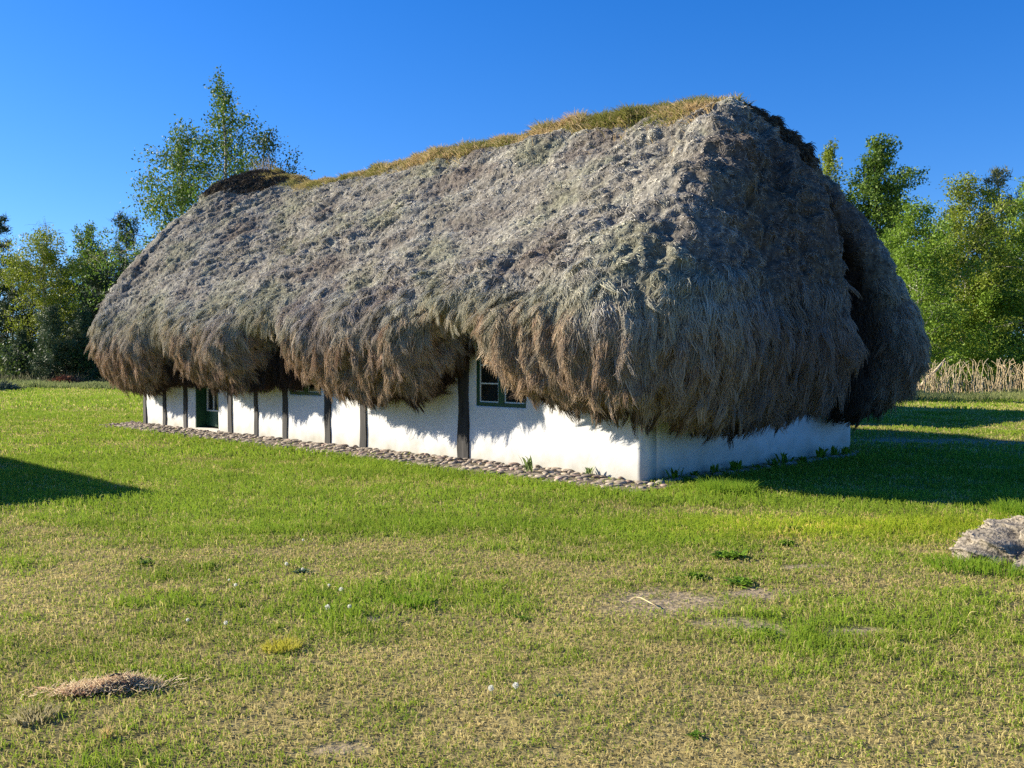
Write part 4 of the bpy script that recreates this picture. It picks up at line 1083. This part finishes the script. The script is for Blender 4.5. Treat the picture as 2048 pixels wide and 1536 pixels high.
for k, (lab, px, py, w, h, n, cl) in enumerate([
    ('dark green weed rosette left of the bare sandy spot', 1048, 1240, .07, .05, 26, WG), ('dark weed patch above the bright grass tuft', 770, 1170, .10, .06, 46, WG),
    ('weed patch on the lawn between the cottage corner and the bare sand', 1378, 1062, .14, .07, 50, WG), ('dense weed clump, upper left of the cluster right of the sand', 1392, 1158, .12, .07, 60, WG),
    ('largest weed clump in the cluster right of the sand', 1462, 1118, .17, .08, 90, WG), ('flat wide weed clump, lowest of the cluster right of the sand', 1486, 1170, .15, .06, 70, WG),
    ('weed patch near the shadow edge, furthest right of the clumps', 1590, 1062, .16, .06, 60, WG), ('weed patch just below the one at the shadow edge', 1575, 1092, .13, .05, 50, WG),
    ('small dark weed at the bottom of the photo', 1395, 1486, .05, .05, 30, WG), ('light weed between bare soil streaks', 1532, 1268, .10, .06, 40, WG),
    ('tiny curled weed right of two dandelion clocks', 1118, 1405, .035, .03, 14, WB), ('grey green weed patch under two dandelion clocks', 600, 1146, .10, .05, 40, WB),
    ('dark green weed left of the dandelion clocks', 410, 1135, .09, .06, 36, WG), ('yellow green weed in the left lawn', 285, 1130, .10, .06, 36, ((.10, .17, .02), (.22, .30, .04)))]):
    x, y = g_at(px, py); make_weed('weed_clump', lab, 'weed clumps on the lawn', x, y, float(gh(x, y)) - .002, w, h * .8, int(n * 1.7), cl, .34, 500 + k)
for k, (lab, px, py, h) in enumerate([
    ('weed sprout at the wall foot left of the thick post', 858, 916, .16), ('tallest weed sprout at the wall foot, right of the thick post', 962, 926, .30),
    ('small weed sprout at the wall foot below the near window', 1000, 932, .14), ('pale weed sprout standing in the cobbles below the bare white wall', 1058, 952, .26),
    ('weed sprout on the cobbles closest to the cottage corner', 1178, 958, .14)]):
    x, y = g_at(px, py); make_weed('weed_sprout', lab, 'weed sprouts along the white wall', x, y, .03, .085 + h * .25, h, 12, ((.10, .16, .04), (.26, .34, .12)), .26, 540 + k, .7)
for k in range(11):
    v = .45 + k * .48 + random.uniform(-.12, .12); x, y = loc2w(-.12 - random.uniform(0, .12), v)
    lab = ('weed plant at the foot of the shaded end wall, closest to the corner' if k == 0 else 'weed plant at the far end of the shaded end wall' if k == 10 else 'small weed plant in the row along the foot of the shaded end wall')
    make_weed('wall_weed', lab, 'weeds along the shaded end wall', x, y, .0, random.uniform(.10, .17), random.uniform(.10, .26), 18, WG, .30, 560 + k, .5)
x, y = g_at(825, 1205); 

def grass_tuft(label, px, py, n, rad, L, cols, seed):
    R = np.random.default_rng(seed); x0, y0 = g_at(px, py)
    a = R.uniform(0, 6.28, n); q = rad * np.sqrt(R.random(n)); x, y = q * np.cos(a), q * np.sin(a)
    ln = L * R.uniform(.5, 1.2, n); d = np.c_[np.cos(a), np.sin(a)] * (R.uniform(.1, .75, n) * (q / rad))[:, None] + R.normal(0, .15, (n, 2))
    P = np.zeros((n, 3, 3)); P[:, 0] = np.c_[x, y, np.full(n, -.005)]
    P[:, 1] = P[:, 0] + np.c_[d * .35, np.full(n, .6)] * ln[:, None]; P[:, 2] = P[:, 0] + np.c_[d, np.full(n, .9)] * ln[:, None]
    t = R.random(n)[:, None]
    o = strands_obj('grass_tuft', P, .0021 * R.uniform(.7, 1.3, n)[:, None] * np.array((1, .85, .15))[None], np.array(cols[0]) * (1 - t) + np.array(cols[1]) * t, M_GRASS)
    o.location = (x0, y0, float(gh(x0, y0))); tag(o, label, 'grass tuft', 'grass tufts on the lawn')
GT = ((.13, .26, .02), (.26, .36, .03)); YT = ((.34, .34, .03), (.55, .48, .08))
for k, a in enumerate([
    ('bright green grass tuft right of the dark weed patch', 825, 1208, 260, .14, .065, GT), ('yellow green grass tuft left of centre', 560, 1306, 240, .11, .05, YT),
    ('tall grass tuft close to the cottage corner', 1455, 985, 700, .34, .17, GT), ('shaggy grass tuft against the crusty mound', 1925, 1142, 300, .26, .10, GT),
    ('long grass beside the crusty mound at the photo edge', 2020, 1150, 300, .26, .10, GT), ('tall grass at the shadow edge above the crusty mound', 2042, 1032, 500, .24, .15, GT),
    ('dry grass tuft at the lower left edge', 60, 1452, 300, .10, .045, ((.20, .19, .06), (.55, .46, .26))), ('thin upright dry tuft at the lower left', 208, 1490, 30, .02, .06, ((.5, .36, .12), (.6, .45, .2)))]):
    grass_tuft(*a, seed=600 + k)

# heap of old straw, lower left
def straw_heap():
    R = np.random.default_rng(650); n = 3200; x0, y0 = g_at(205, 1395)
    a = R.normal(0, 1, n) * .5; b = R.normal(0, 1, n) * .36
    wide = np.where(R.random(n) < .22, 1.8, 1.0); x = a * .155 * wide; y = b * .07 * wide + a * .05
    top = .024 * np.exp(-(a / .9) ** 2 - (b / .9) ** 2) + .03 * np.exp(-((x - .10) / .06) ** 2 - ((y - .03) / .06) ** 2)
    z = top * R.random(n) ** .6
    th = R.normal(1.1, .8, n); L = R.uniform(.025, .08, n); d = np.c_[np.cos(th), np.sin(th), R.normal(.15, .4, n)]
    P = np.zeros((n, 4, 3)); c0 = np.c_[x, y, z]
    for q in range(4): P[:, q] = c0 + d * (L * (q / 3 - .5))[:, None] + np.c_[np.zeros((n, 2)), .01 * np.sin(q * 1.2 + R.random(n) * 6)]
    P[:, :, 2] = np.maximum(P[:, :, 2], .002)
    t = R.random(n)[:, None]; red = (R.random(n) < .2)[:, None]
    c = np.array((.80, .66, .42)) * (1 - t) + np.array((.55, .41, .24)) * t; c = np.where(red, np.array((.50, .30, .19)) * (.7 + .6 * t), c)
    o = strands_obj('straw_heap', P, .0011 * R.uniform(.6, 1.6, n)[:, None] * np.array((.8, 1, 1, .6))[None], c, M_STRAW)
    o.location = (x0, y0, float(gh(x0, y0)) + .012); tag(o, 'flattened heap of old reddish straw lying on the grass at lower left', 'straw heap')
    for k, (dx, dy, dz, th, L, lab) in enumerate([(.07, .055, .065, .75, .15, 'thin dark twig along the top of the straw heap'), (.10, -.005, .04, .7, .14, 'thin dark twig on the near side of the straw heap')]):
        s = empty_twig = MB(); p = [(math.cos(th) * L * (q / 5 - .5), math.sin(th) * L * (q / 5 - .5), .006 * math.sin(q * 1.9)) for q in range(6)]
        w = s.tube(p, [.004, .005, .0045, .004, .003, .0015], 6).build('twig', M_POST, None, True); w.location = (x0 + dx, y0 + dy, float(gh(x0, y0)) + dz); tag(w, lab, 'twig', 'twigs on the straw heap')
straw_heap()

# pale curved stalk by the bare sand
x0, y0 = g_at(1292, 1212)
px_ = [(-.10, .07, .004), (-.055, .085, .022), (-.02, .05, .026), (.03, -.03, .014), (.075, -.11, .004)]
mb = MB(); mb.tube(px_, [.002, .004, .0045, .004, .002], 7)
w = mb.build('dry_stalk', mat_noise('dry_stalk_skin', (.48, .36, .14), (.66, .54, .28), scale=20, rough=.6), None, True); w.location = (x0, y0, float(gh(x0, y0)) + .01)
tag(w, 'curved pale yellow stalk beside the bare sandy spot', 'stalk')

# crusty weathered mound at the right edge
def mound():
    R = np.random.default_rng(670); x0, y0 = 4.80, 7.90
    nu, nv = 220, 90; V = []
    th = np.linspace(0, 2 * PI, nu, endpoint=False); ph = np.linspace(0, 1, nv)
    TH, PH = np.meshgrid(th, ph, indexing='ij')
    rx, ry = .74, .42
    e = PH * PI / 2
    X = rx * np.cos(TH) * np.cos(e) ** .8; Y = ry * np.sin(TH) * np.cos(e) ** .8; Z = .22 * np.sin(e) ** .9
    lump = 0.20 * rid(pn(X * 3.2, Y * 3.2 + 4, Z * 4, seed=671)) + .09 * rid(pn(X * 8, Y * 8, Z * 9, seed=672)) + .035 * rid(pn(X * 19, Y * 19, Z * 20, seed=673)) - .05
    s = 1 + lump / .35
    X, Y, Z = X * s, Y * s, Z * s + .05 * pn(X * 2, Y * 2, seed=674)
    # hollow on the viewer's side with an overhanging crust above it
    hol = 1.25 * np.exp(-((X + .12) / .17) ** 2 - ((Z - .09) / .08) ** 2) * (Y < 0) + .9 * np.exp(-((X + .46) / .09) ** 2 - ((Z - .10) / .08) ** 2) * (Y < 0)
    Y = Y + .30 * hol
    low = sm(.12, .0, Z) * sm(-.1, .3, -X); Z = Z - .0 * low
    fl = np.c_[X.ravel(), Y.ravel(), np.maximum(Z.ravel(), -.03)]
    i = np.arange(nu)[:, None]; j = np.arange(nv - 1)[None]; ip = (i + 1) % nu
    F_ = np.stack([i * nv + j, ip * nv + j, ip * nv + j + 1, i * nv + j + 1], -1).reshape(-1, 4)
    n1 = fbm(fl[:, 0] * 7, fl[:, 1] * 7, fl[:, 2] * 7, seed=676, o=3)[:, None]
    t = sm(-.3, .3, n1); t = np.clip(t * .45 + 1.0 * sm(.06, .24, lump.ravel())[:, None] - .10, 0, 1); c = np.array((.05, .04, .032)) * (1 - t) + np.array((.74, .68, .57)) * t  # crevices between the lumps painted dark as shade; ridges keep the pale crust
    c = c * np.array((.34, .32, .29)); moss = (np.exp(-((fl[:, 0] + .18) / .16) ** 2 - ((fl[:, 2] - .24) / .07) ** 2) * sm(-.2, .2, n1[:, 0] + .2))[:, None]
    c = c * (1 - moss) + moss * np.array((.42, .20, .05))
    m = mat_attr('crusty_mound', rough=1.0, spec=.05, noise=.55, nscale=38, bump=.015)
    o = mesh_obj('mound', fl, F_, m, None, True, cols=c); o.location = (x0, y0, float(gh(x0, y0)) - .02)
    tag(o, 'crusty grey weathered mound with an orange mossy patch and a dark hollow', 'mound')
    n = 1800; k = R.integers(0, len(fl), n); p = fl[k] + R.normal(0, .006, (n, 3)); ok = (fl[k, 2] > .0) & (hol.ravel()[k] < .3); p = p[ok]; c_ = c[k][ok]; n = len(p)
    d = nor(p * np.array((.7, 1, 1.2)) + R.normal(0, .28, (n, 3)) + np.array((0, 0, -.1))); L = R.uniform(.015, .055, n)
    P = np.zeros((n, 4, 3)); P[:, 0] = p; cur = p.copy()
    for q in range(1, 4): cur = cur + d * (L / 3)[:, None]; P[:, q] = cur; d = nor(d + R.normal(0, .7, (n, 3)))
    strands_obj('crust_fibres', P, .0026 * R.uniform(.6, 1.4, n)[:, None] * np.array((1, 1, .8, .3))[None], c_ * R.uniform(.7, 1.4, n)[:, None] + .02, M_STRAND, o)
mound()

# heaps at the foot of the left wood
def brush_pile(name, label, px, z, w, h, cols, seed, cat):
    R = np.random.default_rng(seed); n = 1800; x0 = (px - 1024) / FPX * z
    a, b = R.normal(0, .45, n), R.normal(0, .45, n); top = h * np.exp(-(a / .8) ** 2 - (b / .8) ** 2)
    c0 = np.c_[a * w, b * w * .5, top * R.random(n) ** .5]; d = nor(R.normal(0, 1, (n, 3)) * np.array((1, 1, .6)) + np.array((0, 0, .3))); L = R.uniform(.15, .5, n)
    P = np.zeros((n, 3, 3))
    for q in range(3): P[:, q] = c0 + d * (L * q / 2)[:, None] - np.array((0, 0, .05 * q * q * .5))
    P[:, :, 2] = np.maximum(P[:, :, 2], 0)
    t = R.random(n)[:, None]
    o = strands_obj(name, P, .016 * R.uniform(.6, 1.4, n)[:, None] * np.array((1, .9, .3))[None], np.array(cols[0]) * (1 - t) + np.array(cols[1]) * t, M_STRAND)
    o.location = (x0, z, float(gh(x0, z))); tag(o, label, cat)
brush_pile('brush_pile', 'heap of rust brown dead branches at the foot of the young pines', 132, 54.5, 1.0, .55, ((.16, .06, .03), (.44, .19, .09)), 681, 'brush pile')
brush_pile('grey_plant', 'low grey green shrub on the lawn at the left photo edge', 8, 48, .7, .22, ((.06, .08, .05), (.20, .23, .15)), 682, 'shrub')
w = MB().tube([(0, 0, .25), (.45, .1, .75), (.9, .2, 1.15), (1.2, .25, 1.5)], [.09, .075, .06, .035], 8).build('dead_trunk', mat_noise('bleached_wood', (.42, .33, .20), (.62, .52, .36), scale=9, rough=.85, stretch=(1, 1, .3)), None, True)
w.location = ((1836 - 1024) / FPX * 41.0, 41.0, .0); tag(w, 'leaning pale dead trunk beside the shaggy roof end', 'dead trunk')

# ------------------------------------------------------------------ two sheds outside the view whose shadows fall into it
def shed(label, C0, lu, lv, H, seed):
    """C0: corner; runs lu along the cottage's long direction and lv across it"""
    t = empty('shed', (C0[0], C0[1], 0)); tag(t, label, 'shed')
    def W(Q): Q = np.asarray(Q, float); return np.stack([Q[:, 0] * UH[0] + Q[:, 1] * VH[0], Q[:, 0] * UH[1] + Q[:, 1] * VH[1], Q[:, 2]], -1)
    mb = MB(); e = .35 * (1 if lu > 0 else -1); e2 = .35 * (1 if lv > 0 else -1)
    def bx(a, b, mbx):
        lo = tuple(min(p, q) for p, q in zip(a, b)); hi = tuple(max(p, q) for p, q in zip(a, b)); mbx.box(lo, hi)
    m_w = mat_noise('weathered_boards', (.10, .085, .07), (.26, .22, .18), scale=7, rough=.9, spec=.1, bump=.01, stretch=(1, 1, .1))
    bx((e, e2, -.1), (lu - e, lv - e2, H - .16), mb); mesh_obj('wall', W(mb.V), [f[::-1] for f in mb.F], m_w, t)
    mb = MB(); bx((0, 0, H - .16), (lu, lv, H), mb); mesh_obj('roof', W(mb.V), [f[::-1] for f in mb.F], M_THATCH_PLAIN, t)
    mb = MB(); bx((lu * .4, e2 - .03 * (1 if lv > 0 else -1), 0), (lu * .4 + (1 if lu > 0 else -1), e2 - .002 * (1 if lv > 0 else -1), 2.0), mb); mesh_obj('door', W(mb.V), [f[::-1] for f in mb.F], M_GREEN, t)
M_THATCH_PLAIN = mat_noise('turf_roof', (.10, .09, .05), (.30, .26, .18), scale=6, rough=1, spec=.05, bump=.03)
shed('low boarded shed standing left of the lawn', (-11.6, 13.9), 7.0, -4.5, 3.0, 1)
shed('low boarded shed hidden behind the cottage', (8.1, 31.0), 7.0, -9.0, 3.5, 2)
